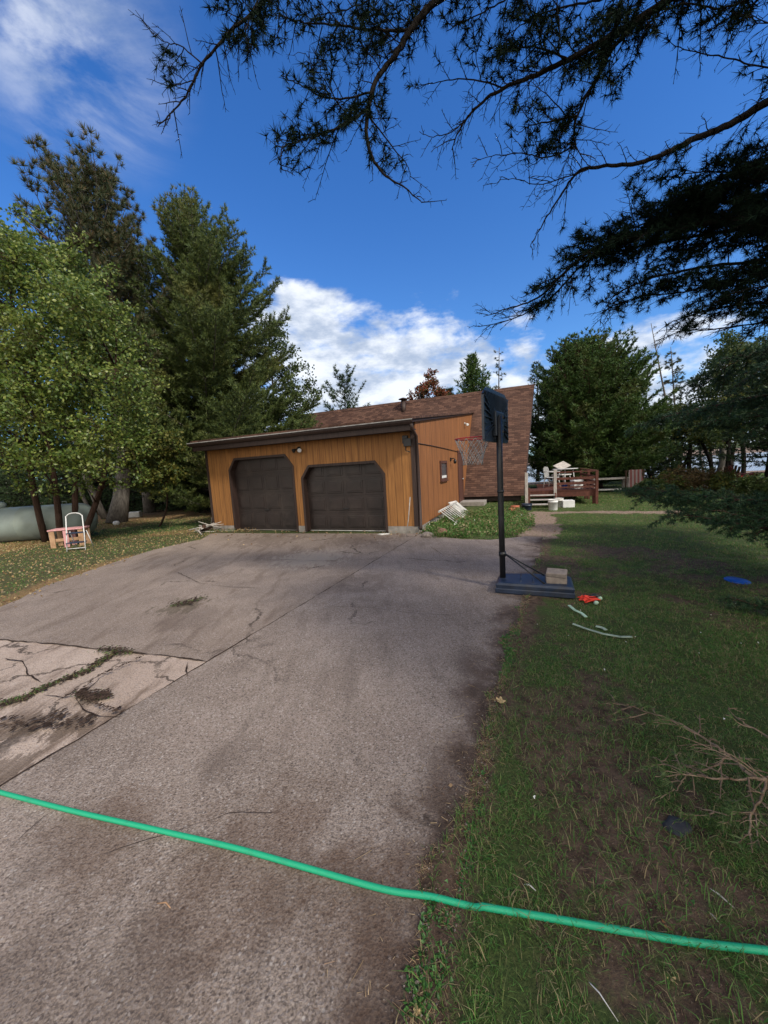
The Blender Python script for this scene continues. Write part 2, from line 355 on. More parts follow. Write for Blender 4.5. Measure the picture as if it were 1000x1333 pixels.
j0 = np.array(P2((530, 705))[0]); j1 = np.array(P2((270, 862))[0]); jd = j1-j0; jd /= np.linalg.norm(jd)
jend = j1+jd*6.0
def terr(x, y):
    x = np.asarray(x, float); y = np.asarray(y, float)
    d = y-28.5+.10*(x-20)-1.2*(fbm(x, y*0, .12)-.5)
    lake = sst(0, 5.5, d)*sst(5, 12, x)
    far = sst(310, 350, y+.15*np.abs(x))
    z = -3.0*lake*(1-far)+far*4
    bumpy = (fbm(x, y, 1.3, 4)-.5)*.07+(fbm(x, y, .25, 2)-.5)*.08
    near = np.exp(-np.hypot(x, y)/60)
    z = z+bumpy*near*sst(.3, 2.5, np.hypot(x-.3, y-1))
    return z
def lip(x, y):       # soil creeping over the right edge of the slab: positive where soil covers the concrete
    x = np.asarray(x, float); y = np.asarray(y, float); e = pdist(x, y, edgeR)
    return .03+.42*np.maximum(0, .55*fbm(x+8, y, 1.7, 2)+.45*fbm(x, y+4, 6., 3)-.42)*np.clip(1.35-.08*y, .5, 1.2)-e
def in_slab(x, y): return inpoly(x, y, drive)
def dry_edge(x, y): return inpoly(x, y, drive) & ~(lip(x, y) > -.02)
def masks(x, y):
    """grass 0..1, leaf litter 0..1, bare path 0..1"""
    x = np.asarray(x, float); y = np.asarray(y, float)
    n = fbm(x, y, .9, 4); n2 = fbm(x+31, y+7, 3.1, 3)
    ed = pdist(x, y, edgeR)
    right = (x > np.interp(y, [p[1] for p in edgeR][::-1], [p[0] for p in edgeR][::-1]))
    n4 = fbm(x+3, y+5, 8., 3); g = np.where(right, sst(.30, .56, n*.40+n2*.30+n4*.30), .75)
    px, py, w_ = proj(np.stack([x, y, x*0], -1)); ok = w_ > .2
    far = sst(5.0, 6.6, y+.22*(x-4)+1.2*(n2-.5)); g = np.where(right, np.maximum(g, far*(.75+.4*(n2-.4))), g)
    # bare soil patches seen on the right
    for (cx, cy, rx, ry, s_) in [(835, 722, 55, 10, .75), (905, 735, 45, 8, .7), (760, 712, 25, 7, .4), (760, 950, 80, 110, .85), (800, 1230, 120, 70, .55), (930, 1170, 90, 60, .5), (690, 870, 20, 60, .5), (985, 752, 40, 10, .7), (700, 1000, 30, 40, .3), (860, 1080, 120, 60, .8), (780, 860, 60, 20, .5)]:
        c = gnd(cx, cy); e = gnd(cx+rx, cy); f_ = gnd(cx, cy-ry); a = np.hypot(*(e-c)[:2]); b = np.hypot(*(f_-c)[:2])*.7
        ca, sa = (f_-c)[:2]/np.hypot(*(f_-c)[:2]); dx, dy = x-c[0], y-c[1]
        qv = ((dx*ca+dy*sa)/b)**2+((dy*ca-dx*sa)/a)**2
        g = g*(1-s_*sst(1.8, .2, qv+3.*(n2-.5)+2.*(n-.5)+2.5*(n4-.5)))
    # greener clumps
    for (cx, cy, r, s_) in [(690, 860, .38, .9), (660, 905, .22, .6), (650, 1090, .15, 1.), (620, 1170, .10, .9), (600, 1290, .15, 1.), (700, 1060, .12, .7), (720, 900, .3, .4), (900, 870, .9, .7), (640, 1240, .25, .8)]:
        c = gnd(cx, cy); g = np.maximum(g, .8*s_*sst(1.4, .3, np.hypot(x-c[0], y-c[1])/r+2.4*(n2-.5)+1.*(n-.5)+2.*(n4-.5)))
    soil = sst(.16, .02, ed+.12*(n2-.5)); g = np.where(right, g*(1-.8*soil), np.where((ed < .5) & in_slab(x, y), .35*sst(.5, .7, n4), g))
    # dirt paths
    path = P2((700, 697), (702, 685), (700, 668), (760, 668), (830, 669), (885, 668))
    pd = np.minimum(pdist(x, y, path[:3])-.28, pdist(x, y, path[2:])-.10); p = sst(.32, .0, pd+.5*(n2-.5)); g = g*(1-p)
    # left verge: leaves and thin grass; woods: bare litter
    left = (x < -4) & ~right
    wood = sst(15.5, 19, y+.0*x+2*(n-.5))*left
    lit = np.where(left, .35+.65*sst(.35, .6, fbm(x+9, y, .5, 3)), 0.)
    tm = np.array(gnd(185, 690)[:2]); gl = sst(2.2, .8, np.hypot((x-tm[0])/1.6, (y-tm[1])/.8)); lit = lit*(1-.85*gl)
    g = np.where(left, np.clip(.75-.45*lit+.5*gl, 0, 1)*(1-.8*wood), g)
    shore = sst(24, 26.5, y+.1*(x-20)); g = g*(1-.9*shore*right); p = np.maximum(p, shore*right*.8)
    return np.clip(g, 0, 1), np.clip(lit, 0, 1), np.clip(p, 0, 1)
def graded(a, b, step, far, grow=1.25):
    c = list(np.arange(a, b+1e-6, step)); s_ = step; x = b
    while x < far: s_ *= grow; x += s_; c.append(x)
    s_ = step; x = a; lo = []
    while x > -far: s_ *= grow; x -= s_; lo.append(x)
    return np.array(lo[::-1]+c)
gx = np.unique(np.concatenate([graded(-14, 14, .16, 900), np.arange(-.6, 4, .05)])); gy = np.unique(np.concatenate([graded(-3, 30, .16, 900), np.arange(.5, 6, .05)]))
X, Y = np.meshgrid(gx, gy); Z = terr(X, Y)
ind = in_slab(X, Y); Z = np.where(ind, np.clip(.0065+.16*lip(X, Y), -.035, .018), Z)
dd = pdist(X.ravel(), Y.ravel(), drive+[drive[0]]).reshape(X.shape)
Z = np.where(~ind, Z*sst(0, .5, dd)+.012*sst(.0, .1, dd)+.004, Z)
# floor level by the house stays flat
S_, T_ = w2loc(X, Y); hs = (S_ > -7.6) & (S_ < .3) & (T_ > -.3) & (T_ < 11); Z = np.where(hs, -.03, Z)
g_, l_, p_ = masks(X.ravel(), Y.ravel())
nx, ny = len(gx), len(gy); I = np.arange(nx*ny).reshape(ny, nx)
T = np.stack([I[:-1, :-1], I[:-1, 1:], I[1:, 1:], I[1:, :-1]], -1).reshape(-1, 4)
q = material('soil_and_turf', .95, .15)
ga = q.n('ShaderNodeAttribute', attribute_name='grass').outputs['Fac']; la = q.n('ShaderNodeAttribute', attribute_name='litter').outputs['Fac']; pa = q.n('ShaderNodeAttribute', attribute_name='path').outputs['Fac']
n1 = q.noise(q.obj, 14, 8, .68); n2 = q.noise(q.obj, 70, 6, .7); n3 = q.noise(q.obj, 2.2, 5, .6)
soil = q.mix(q.ms(n1, .3, .7), (.042, .027, .019), (.135, .090, .062)); soil = q.mix(q.m('MULTIPLY', q.ms(n2, .55, .72), .7), soil, (.27, .20, .14))
gr = q.mix(q.ms(n2, .3, .7), (.028, .048, .013), (.068, .095, .028)); gr = q.mix(q.m('MULTIPLY', q.ms(n3, .4, .7), .5), gr, (.060, .042, .024))
col = q.mix(q.ms(q.m('ADD', ga, q.m('MULTIPLY', q.m('SUBTRACT', n1, .5), 1.8)), .25, .8), soil, gr)
lt = q.mix(q.ms(n2, .35, .68), (.11, .06, .03), (.30, .20, .085)); col = q.mix(q.m('MULTIPLY', q.ms(q.m('ADD', la, q.m('MULTIPLY', q.m('SUBTRACT', n1, .5), 1.1)), .35, .8), .75), col, lt)
pt = q.mix(q.ms(n1, .3, .7), (.16, .11, .08), (.27, .20, .155)); col = q.mix(q.ms(q.m('ADD', pa, q.m('MULTIPLY', q.m('SUBTRACT', n1, .5), .5)), .3, .7), col, pt)
q.put(q.bsdf.inputs['Base Color'], col); bump(q, q.m('ADD', n1, q.m('MULTIPLY', n2, .5)), .8, .03)
ground = fast('ground', np.stack([X, Y, Z], -1).reshape(-1, 3), T, q.mat, attrs={'grass': g_, 'litter': l_, 'path': p_}, smooth=True); tag(ground, kind='structure')

# driveway slab: outline with a broken edge, three casts of concrete
def rough_line(pts, step=.05, amp=.03, f=3.):
    out = []
    for (x1, y1), (x2, y2) in zip(pts[:-1], pts[1:]):
        L = math.hypot(x2-x1, y2-y1); n = max(1, int(L/step)); nx_, ny_ = -(y2-y1)/max(L, 1e-6), (x2-x1)/max(L, 1e-6)
        for k in range(n):
            x, y = x1+(x2-x1)*k/n, y1+(y2-y1)*k/n; o = (float(fbm(x, y, f, 4))-.5)*2*amp
            out.append((x+nx_*o, y+ny_*o))
    out.append(tuple(pts[-1])); return out
def drive_mat(name, c1, c2, c3, agg, blotch, sf=.35, patches=(), crk=(.42, .005, .50)):
    q = material(name, .93, .2); sp = q.n('ShaderNodeSeparateXYZ', {0: q.obj})
    big = q.noise(q.obj, .55, 5, .6, .4); mid = q.noise(q.obj, 2.6, 6, .62, .3); fine = q.noise(q.obj, 74, 8, .78); vf = q.noise(q.obj, 150, 5, .7)
    vo = q.n('ShaderNodeTexVoronoi', {'Vector': q.obj, 'Scale': 95.}).outputs['Distance']
    vo2 = q.n('ShaderNodeTexVoronoi', {'Vector': q.obj, 'Scale': 150.}); stone = q.n('ShaderNodeSeparateColor', {0: vo2.outputs['Color']}).outputs[0]
    col = q.mix(q.ms(big, .35, .65), c1, c2); col = q.mix(q.m('MULTIPLY', q.ms(mid, .42, .72), .55), col, c3)
    col = q.mix(q.m('MULTIPLY', q.ms(fine, .50, .66), .75*agg), col, (.40, .35, .32)); col = q.mix(q.m('MULTIPLY', q.ms(fine, .50, .36), .8*agg), col, (.035, .026, .023))
    col = q.mix(q.m('MULTIPLY', q.ms(stone, .70, .9), .5*agg), col, (.36, .31, .28)); col = q.mix(q.m('MULTIPLY', q.ms(stone, .3, .1), .6*agg), col, (.03, .024, .024))
    vo3 = q.n('ShaderNodeTexVoronoi', {'Vector': q.obj, 'Scale': 62., 'Randomness': 1.}); s3 = q.n('ShaderNodeSeparateColor', {0: vo3.outputs['Color']}).outputs[1]; inn = q.ms(vo3.outputs['Distance'], .42, .30)
    col = q.mix(q.m('MULTIPLY', q.m('MULTIPLY', q.ms(s3, .86, .90), inn), .65*agg), col, (.46, .42, .39)); col = q.mix(q.m('MULTIPLY', q.m('MULTIPLY', q.ms(s3, .16, .12), inn), .8*agg), col, (.045, .034, .032))
    ys = [p[1] for p in edgeR][::-1]; cr_ = q.n('ShaderNodeFloatCurve', {1: q.m('DIVIDE', q.m('ADD', sp.outputs[1], 3.), 12.)}); cu = cr_.mapping.curves[0]
    cu.points[0].location = (0, .2*0+(edgeR[-1][0]+2)/6); cu.points[-1].location = (1, (edgeR[0][0]+2.6)/6)
    for p in edgeR[::-1][1:-1:1]: cu.points.new((p[1]+3)/12, (p[0]+2)/6)
    for p_ in cu.points: p_.handle_type = 'VECTOR'
    cr_.mapping.update(); de = q.m('SUBTRACT', q.m('SUBTRACT', q.m('MULTIPLY', cr_.outputs[0], 6.), 2.), sp.outputs[0])
    fd = q.ms(q.m('ADD', de, q.m('MULTIPLY', q.m('SUBTRACT', mid, .5), 1.2)), .50, .0); col = q.mix(q.m('MULTIPLY', fd, .78), col, q.mix(fine, (.045, .026, .020), (.10, .068, .052)))
    fd = q.ms(q.m('ADD', de, q.m('MULTIPLY', q.m('SUBTRACT', mid, .5), .8)), .20, .04); col = q.mix(q.m('MULTIPLY', fd, .85), col, q.mix(q.ms(fine, .4, .6), (.030, .019, .014), (.085, .057, .042)))
    dv = q.n('ShaderNodeVectorMath', {0: q.obj, 1: q.n('ShaderNodeVectorMath', {0: q.n('ShaderNodeTexNoise', {'Vector': q.obj, 'Scale': 2.2, 'Detail': 6., 'Roughness': .7}).outputs[1], 1: (.55, .55, 0)}, operation='MULTIPLY').outputs[0]}, operation='ADD').outputs[0]
    ve = q.n('ShaderNodeTexVoronoi', {'Vector': dv, 'Scale': crk[0]}, feature='DISTANCE_TO_EDGE').outputs['Distance']
    ck = q.m('MULTIPLY', q.ms(ve, crk[1]*2.2, crk[1]*.3), q.ms(q.noise(q.obj, .9, 3), crk[2], crk[2]+.12)); col = q.mix(q.m('MULTIPLY', ck, .85), col, (.035, .025, .02))
    # sweep streaks running with the slab, rust stains
    st = q.noise(q.mp(q.obj, (3.2, .7, 1), rot=(0, 0, -TH)), 1.3, 6, .65); col = q.mix(q.m('MULTIPLY', q.ms(st, .50, .66), sf), col, blotch)
    shp = q.noise(q.mp(q.obj, (4.5, 1.6, 1), rot=(0, 0, -TH)), 2.4, 7, .7)
    for (bx, by, br, pc, pf) in patches:
        c = gnd(bx, by); d = q.n('ShaderNodeVectorMath', {0: q.obj, 1: tuple(c)}, operation='DISTANCE').outputs['Value']
        col = q.mix(q.m('MULTIPLY', q.ms(q.m('ADD', q.m('DIVIDE', d, br), q.m('MULTIPLY', q.m('SUBTRACT', shp, .5), 5.)), 1.0, .82), pf), col, q.mix(fine, pc, tuple(k*2. for k in pc)))
    for (bx, by, br) in [(330, 1130, .45), (120, 1090, .35), (480, 1170, .35), (730, 1130, .0)]:
        if br == 0: continue
        c = gnd(bx, by); d = q.n('ShaderNodeVectorMath', {0: q.obj, 1: tuple(c)}, operation='DISTANCE').outputs['Value']
        col = q.mix(q.m('MULTIPLY', q.ms(q.m('ADD', q.m('DIVIDE', d, br), q.m('MULTIPLY', q.m('SUBTRACT', mid, .5), 2.4)), 1.05, .35), .42), col, (.085, .045, .026))
    for (bx, by, br) in [(750, 560, 0), (700, 540, 0), (290, 990, .22), (20, 1290, .22), (40, 1140, .22), (180, 1290, .25), (250, 805, .5), (600, 1280, .25), (470, 760, .7)]:
        if br == 0: continue
        c = gnd(bx, by); d = q.n('ShaderNodeVectorMath', {0: q.obj, 1: tuple(c)}, operation='DISTANCE').outputs['Value']
        col = q.mix(q.m('MULTIPLY', q.ms(q.m('ADD', q.m('DIVIDE', d, br), q.m('MULTIPLY', q.m('SUBTRACT', mid, .5), 3.)), 1.1, .2), .36), col, (.075, .054, .045))
    q.put(q.bsdf.inputs['Base Color'], col)
    bump(q, q.m('ADD', q.m('MULTIPLY', mid, .5), q.m('ADD', q.m('MULTIPLY', fine, .8), q.m('ADD', q.m('MULTIPLY', vf, .4), q.m('MULTIPLY', vo, .5)))), .75, .012)
    return q.mat
dm1 = drive_mat('aggregate_slab', (.190, .147, .119), (.265, .208, .172), (.305, .25, .212), .72, (.10, .075, .062))
dm2 = drive_mat('worn_slab', (.200, .152, .120), (.264, .206, .165), (.150, .115, .094), .6, (.11, .078, .06), .5, [(405, 727, .7, (.20, .17, .14), .6), (240, 788, .3, (.05, .04, .025), .6), (350, 703, .9, (.06, .042, .034), .4), (470, 702, .8, (.06, .042, .034), .4)])
dm3 = drive_mat('smooth_slab', (.36, .275, .22), (.46, .365, .30), (.22, .16, .12), .5, (.115, .078, .056), .8, [(30, 948, .15, (.06, .042, .030), .7), (92, 944, .14, (.06, .042, .030), .7), (122, 908, .08, (.05, .036, .026), .7), (14, 915, .10, (.06, .042, .03), .6), (0, 1005, .16, (.055, .038, .027), .6)], crk=(1.25, .012, .36))
def jl(a, b, amp=.014, f=2.): return rough_line([tuple(a), tuple(b)], .05, amp, f)
jT = tuple(j0+(-jd)*.9)          # joint meets the top edge near the garage corner
c_w = np.array(P2((-60, 827))[0]); 
crossl = rough_line([tuple(j1)]+[p for p in P2((200, 852), (130, 846), (60, 838), (0, 834))]+[tuple(np.array(P2((0, 834))[0])+np.array([-6, 1.9]))], .05, .02, 2.)
Rj = rough_line(edgeR, .04, .035, 4.)
top_r = rough_line([tuple(p) for p in P2((545, 694.5), (600, 702), (640, 703), (690, 698))]+[edgeR[0]], .06, .05, 3.)
right_slab = Rj[:-1]+[(-.12, -2.5)]+[(float(jend[0]), -2.5)]+jl(jend, j1)[:-1]+jl(j1, jT)+top_r[1:-1]
jd_up = jl(j1, jT)
gt = P2((545, 694.5), (400, 694.5), (276, 694))
LL = rough_line(edgeL[2:], .06, .07, 2.)
upper = jd_up+[gt[0]]+[gt[1], gt[2]]+LL[::-1]+[(float(crossl[-1][0])-.5, float(crossl[-1][1])+.2)]+crossl[::-1][:-1]
lower = crossl+[(-13, 3.0), (-13, -2.5), (float(jend[0]), -2.5)]+jl(jend, j1)[:-1]
db = bmesh.new(); mi = []
def slab(pts, m, z=.006, th=.06):
    P_ = []; 
    for p in pts:
        if not P_ or math.hypot(p[0]-P_[-1][0], p[1]-P_[-1][1]) > .004: P_.append(p)
    a = [db.verts.new((p[0], p[1], z)) for p in P_]; b = [db.verts.new((p[0], p[1], z-th)) for p in P_]
    f = db.faces.new(a); f.material_index = m; n = len(P_)
    if f.normal.z == 0: f.normal_update()
    if f.normal.z < 0: f.normal_flip()
    for i in range(n):
        g = db.faces.new((a[i], b[i], b[(i+1) % n], a[(i+1) % n])); g.material_index = m
    return f
fs = [slab(right_slab, 0, .006), slab(upper, 1, .003), slab(lower, 2, .0005)]
bmesh.ops.triangulate(db, faces=fs)
dme = bpy.data.meshes.new('driveway'); db.to_mesh(dme); db.free()
driveway = link(dme, 'driveway', [dm1, dm2, dm3]); tag(driveway, kind='structure')
# joints, cracks: ragged ribbons of soil and moss settled in the concrete
qc = material('crack_soil', .97, .1); nn = qc.noise(qc.obj, 25, 5, .6); qc.put(qc.bsdf.inputs['Base Color'], qc.mix(qc.ms(nn, .35, .65), (.018, .012, .010), (.05, .034, .026)))
qm = material('crack_moss', .97, .1); nn = qm.noise(qm.obj, 25, 5, .6); qm.put(qm.bsdf.inputs['Base Color'], qm.mix(qm.ms(nn, .35, .65), (.035, .04, .012), (.08, .055, .03)))
def ribbon(pts, w_, z=.010, seed=0, step=.02, pinch=.3, mesh=None):
    P_ = []
    for a, b in zip(pts[:-1], pts[1:]):
        a = np.array(a); b = np.array(b); n = max(1, int(np.linalg.norm(b-a)/step))
        for k in range(n): P_.append(a+(b-a)*k/n)
    P_.append(np.array(pts[-1])); P_ = np.array(P_); tg = nrm(np.gradient(P_, axis=0)); N = np.stack([-tg[:, 1], tg[:, 0]], -1)
    r = fbm(P_[:, 0]+seed*3.1, P_[:, 1], 9., 4)-.5; r2 = fbm(P_[:, 0]+seed*5.7+40, P_[:, 1], 5., 4); r3 = fbm(P_[:, 0]+seed*2.7+70, P_[:, 1], 14., 3)-.5
    ctr = P_+N*(r*.025)[:, None]; ww = w_*np.clip(pinch+1.9*(r2-.3), .12, 2.2)
    e = np.minimum(np.arange(len(P_)), np.arange(len(P_))[::-1])/6.; ww = ww*np.clip(e, .1, 1)
    A = ctr+N*(ww*(.5+r3*.8))[:, None]; C_ = ctr-N*(ww*(.5-r3*.8))[:, None]
    n = len(P_); V = np.concatenate([np.c_[A, np.full(n, z)], np.c_[C_, np.full(n, z)]]); i = np.arange(n-1)
    return V, np.stack([i, i+1, i+1+n, i+n], -1)
def ribbons(name, lst, mat, z):
    Vs = []; Ts = []; o = 0
    for k, (pts, w_) in enumerate(lst):
        V, T_q = ribbon(pts, w_, z+.0006*k, seed=k); Vs.append(V); Ts.append(T_q+o); o += len(V)
    return fast(name, np.concatenate(Vs), np.concatenate(Ts), mat, driveway)
cj = crossl[::10]
ribbons('joint', [([tuple(jT), tuple(j0), tuple((j0+j1)/2), tuple(j1), tuple(j1+jd*1.2), tuple(j1+jd*3.5)], .018), (cj, .022)], qc.mat, .0095)
ribbons('crack', [(P2((246, 862), (243, 872), (244, 883)), .018), (P2((192, 858), (165, 864), (130, 885), (100, 911), (108, 925), (130, 934), (160, 935)), .016), (P2((100, 911), (80, 909), (55, 906)), .013),
    (P2((0, 858), (30, 862), (38, 880), (55, 890)), .012), (P2((95, 915), (60, 935), (20, 955), (0, 962)), .010), (P2((230, 745), (260, 760), (300, 765), (340, 766)), .010), (P2((330, 728), (420, 731), (500, 728)), .010),
    (P2((560, 712), (575, 722), (620, 724), (650, 720)), .012), (P2((420, 790), (480, 792), (540, 800), (600, 803)), .006), (P2((0, 1120), (60, 1065), (90, 1050)), .005), (P2((120, 1120), (230, 1085), (300, 1062), (380, 1060)), .004)], qc.mat, .011)
def crumbs(name, lst, mat, z, seed=3):
    g_r = np.random.default_rng(seed); Vs = []; Ts = []; o = 0; kk = 0
    for pts, w_, n_ in lst:
        pts = np.array(pts); cum = np.r_[0, np.cumsum(np.linalg.norm(np.diff(pts, axis=0), axis=1))]
        for _ in range(n_):
            u_ = g_r.random()*cum[-1]; c = np.array([np.interp(u_, cum, pts[:, 0]), np.interp(u_, cum, pts[:, 1])])+g_r.normal(size=2)*w_; r_ = g_r.uniform(.004, .014)+w_*g_r.uniform(.0, .25); m_ = 11; a_ = np.arange(m_)*2*math.pi/m_
            rr_ = r_*g_r.uniform(.45, 1.15, m_); st_ = g_r.uniform(.5, 1.); rot = -TH+g_r.normal()*.3
            x = np.cos(a_)*rr_*st_; y = np.sin(a_)*rr_*1.3; X_ = c[0]+x*math.cos(-rot)-y*math.sin(-rot); Y_ = c[1]+x*math.sin(-rot)+y*math.cos(-rot); kk += 1
            Vs.append(np.r_[[[c[0], c[1], z+.00004*kk+.002]], np.c_[X_, Y_, np.full(m_, z+.00004*kk-.004)]]); i_ = np.arange(m_); Ts.append(np.stack([np.full(m_, 0), 1+i_, 1+(i_+1) % m_], -1)+o); o += m_+1
    o_ = fast(name, np.concatenate(Vs), np.concatenate(Ts), mat, driveway); o_['kind'] = 'stuff'; return o_
MS = [(P2((0, 918), (30, 912), (60, 895), (110, 876), (150, 851)), .030, 420), (P2((5, 940), (35, 945), (65, 940), (85, 930)), .04, 60), (P2((55, 948), (95, 947), (125, 935)), .04, 60), (P2((100, 905), (125, 910), (145, 908)), .03, 160), (P2((130, 848), (150, 849), (172, 852)), .03, 90), (P2((225, 790), (245, 788), (262, 780)), .05, 90), (P2((192, 858), (130, 885), (100, 911), (160, 935)), .008, 120)]
crumbs('dirt_crumbs', MS, qc.mat, .012); crumbs('moss_patch', [(a, b*.6, int(c*.3)) for a, b, c in MS[:1]+MS[3:6]], qm.mat, .016, 8)

qw = material('lake_water', .08, .6); nw = qw.noise(qw.mp(qw.obj, (.5, 1.6, 1)), 1.2, 6, .65); qw.put(qw.bsdf.inputs['Base Color'], (.16, .20, .26, 1)); bump(qw, nw, .6, .12)
qw.bsdf.inputs['Roughness'].default_value = .12
lv = np.array([(5, 26, -.85), (500, 26, -.85), (500, 360, -.85), (5, 360, -.85)], float)
lake = fast('lake', lv, np.array([[0, 1, 2, 3]]), qw.mat); tag(lake, kind='structure')
# far shore: low wooded hills
hx = np.linspace(-500, 700, 400); hz = 3+7*fbm(hx, hx*0, .01, 4)+3.*fbm(hx, hx*0+5, .15, 3)
hv = np.concatenate([np.c_[hx, 350+0*hx, -2+0*hx], np.c_[hx, 352+0*hx, hz*.8], np.c_[hx, 370+0*hx, hz], np.c_[hx, 420+0*hx, -2+0*hx]])
k = len(hx); i = np.arange(k-1); ht = np.concatenate([np.stack([i+j*k, i+1+j*k, i+1+(j+1)*k, i+(j+1)*k], -1) for j in range(3)])
qh = material('far_shore', .95, .1); nh = qh.noise(qh.obj, .35, 5, .6); qh.put(qh.bsdf.inputs['Base Color'], qh.mix(qh.ms(nh, .35, .65), (.03, .05, .035), (.07, .09, .05)))
tag(fast('hills', hv, ht, qh.mat, smooth=True), kind='structure')
# ------------------------------------------------------------------ house with garage
house = empty('house', HR, TH, 'orange-brown wood sided house with a two door garage and steep brown shingle roof', 'house')
th_ = .14
d1 = (-6.17, -3.70, 2.30, .36); d2 = (-3.47, -.84, 1.93, .36)
out = [(-7.07, .16)]
for (a, b, zt, c) in (d1, d2): out += [(a, .16), (a, zt-c), (a+c*.75, zt), (b-c*.75, zt), (b, zt-c), (b, .16)]
out += [(0, .16), (0, 2.66), (-7.07, 2.66)]
B().prism(out, lambda a, b: (a, 0, b), lambda a, b: (a, th_, b)).build('wall', M['siding'], house)
for a, b in ((-7.09, -6.17), (-3.70, -3.47), (-.84, .0)): B().box(a, b, -.004, th_, -.12, .157).build('foundation', M['conc'], house)
B().box(-.14, .004, th_+.002, 7.4, -.12, .12).build('foundation', M['conc'], house)
# side wall follows the garage roof and the steep roof
sw = [(.0+th_+.002, .122), (7.32, .122), (7.55, .45), (10.6, 4.22), (th_+.002, 2.73)]
B().prism([(.0, .16), (7.32, .16), (7.55, .45), (10.6, 4.22), (.0, 2.66), ][0:0]+[(th_+.002, .124), (7.32, .124), (7.55, .45), (10.62, 4.33), (th_+.002, 2.90)], lambda a, b: (-.002, a, b), lambda a, b: (-.12, a, b)).build('wall', M['siding2'], house)
B().box(-7.069, -6.95, th_+.003, 10, -.1, 2.70).build('wall', M['siding2'], house)
for (a, b, zt, c) in (d1, d2):
    p1 = B(); w_ = .07
    ring = [(a, .0), (a, zt-c), (a+c*.75, zt), (b-c*.75, zt), (b, zt-c), (b, .0)]
    ring2 = [(a+w_, .0), (a+w_, zt-c-.03), (a+c*.75+.03, zt-w_), (b-c*.75-.03, zt-w_), (b-w_, zt-c-.03), (b-w_, .0)]
    for k in range(5):
        qd = [ring[k], ring[k+1], ring2[k+1], ring2[k]]
        p1.prism(qd, lambda x, z: (x, -.018, z), lambda x, z: (x, .24, z))
    p1.build('door_frame', M['darkwood'], house)
    gd = B(); H_ = zt+.08; nr, ncol = 4, 4
    gd.box(a+.01, b-.01, .19, .235, .005, H_)
    for r in range(nr):
        z0 = .012+r*(H_-.02)/nr; z1 = .012+(r+1)*(H_-.02)/nr-.012
        for cc_ in range(ncol):
            x0 = a+.10+cc_*(b-a-.2)/ncol+.05; x1 = a+.10+(cc_+1)*(b-a-.2)/ncol-.05
            gd.box(x0, x1, .172, .191, z0+.07, z1-.06, .012)
            gd.box(x0+.055, x1-.055, .160, .1725, z0+.12, z1-.11, .006)
        gd.box(a+.011, b-.011, .183, .1895, z0, z1, .003)
    dd_ = gd.build('garage_door', M['gdoor'], house)
    if zt > 2: dd_['label'] = 'taller dark brown panelled garage door on the left'
    else: dd_['label'] = 'wider dark brown panelled garage door by the house corner'
    hb = B(); hb.box((a+b)/2-.09, (a+b)/2+.09, .135, .159, .62, .65, .008).build('handle', M['black'], dd_)
    B().box(a+.01, b-.01, .165, .242, -.01, .0045).build('threshold', M['whitedirty'] if zt < 2 else M['conc'], house)
# garage low roof, fascia, gutter
gs = .135; gz = lambda y: 2.93+gs*y
rf = B(); rf.prism([(-.42, gz(-.42)-.03), (10.9, gz(10.9)-.03), (10.9, gz(10.9)+.03), (-.42, gz(-.42)+.03)], lambda a, b: (-7.20, a, b), lambda a, b: (.10, a, b)).build('roof', M['shinglef'], house)['label'] = 'low sloped brown shingle garage roof'
fa = B(); fa.box(-7.17, .06, -.40, -.365, gz(-.4)-.295, gz(-.4)-.035)
fa.box(-7.17, .06, -.362, -.004, gz(-.4)-.265, gz(-.4)-.24)       # soffit
fa.prism([(-.362, gz(-.36)-.11), (10.2, gz(10.2)-.08), (10.2, gz(10.2)-.034), (-.362, gz(-.36)-.034)], lambda a, b: (.004, a, b), lambda a, b: (.06, a, b))
fa.prism([(-.362, gz(-.36)-.245), (7.4, gz(7.4)-.245), (7.4, gz(7.4)-.034), (-.362, gz(-.36)-.034)], lambda a, b: (-7.17, a, b), lambda a, b: (-7.13, a, b))
fa.box(-7.07, 0, -.003, .02, 2.60, gz(0)-.06); fa.build('fascia', M['darkwood'], house)
gb = B(); zc = gz(-.42)-.05
gp = [(-.402, zc-.10), (-.47, zc-.10), (-.505, zc-.05), (-.51, zc+.0), (-.525, zc+.0), (-.525, zc+.012), (-.498, zc+.012), (-.494, zc-.045), (-.462, zc-.088), (-.402, zc-.088)]
gb.prism(gp, lambda a, b: (-7.23, a, b), lambda a, b: (.12, a, b)); gt_ = gb.build('gutter', M['darkwood'], house)
B().box(-7.235, .13, -.534, -.5255, zc-.008, zc+.016).build('gutter_lip', M['steeld'], gt_)
B().tube([(.075, -.46, zc-.09), (.075, -.40, zc-.22), (.065, -.03, zc-.36), (.065, .02, 1.6), (.065, .02, .22), (.09, -.1, .1)], .042, 8).build('downspout', M['darkwood'], house)
B().box(-.10, .016, -.016, .13, .16, 2.595).build('corner_board', M['darkwood'], house)
B().box(-7.09, -7.0, -.014, .0, .16, 2.6).build('corner_board', M['darkwood'], house)
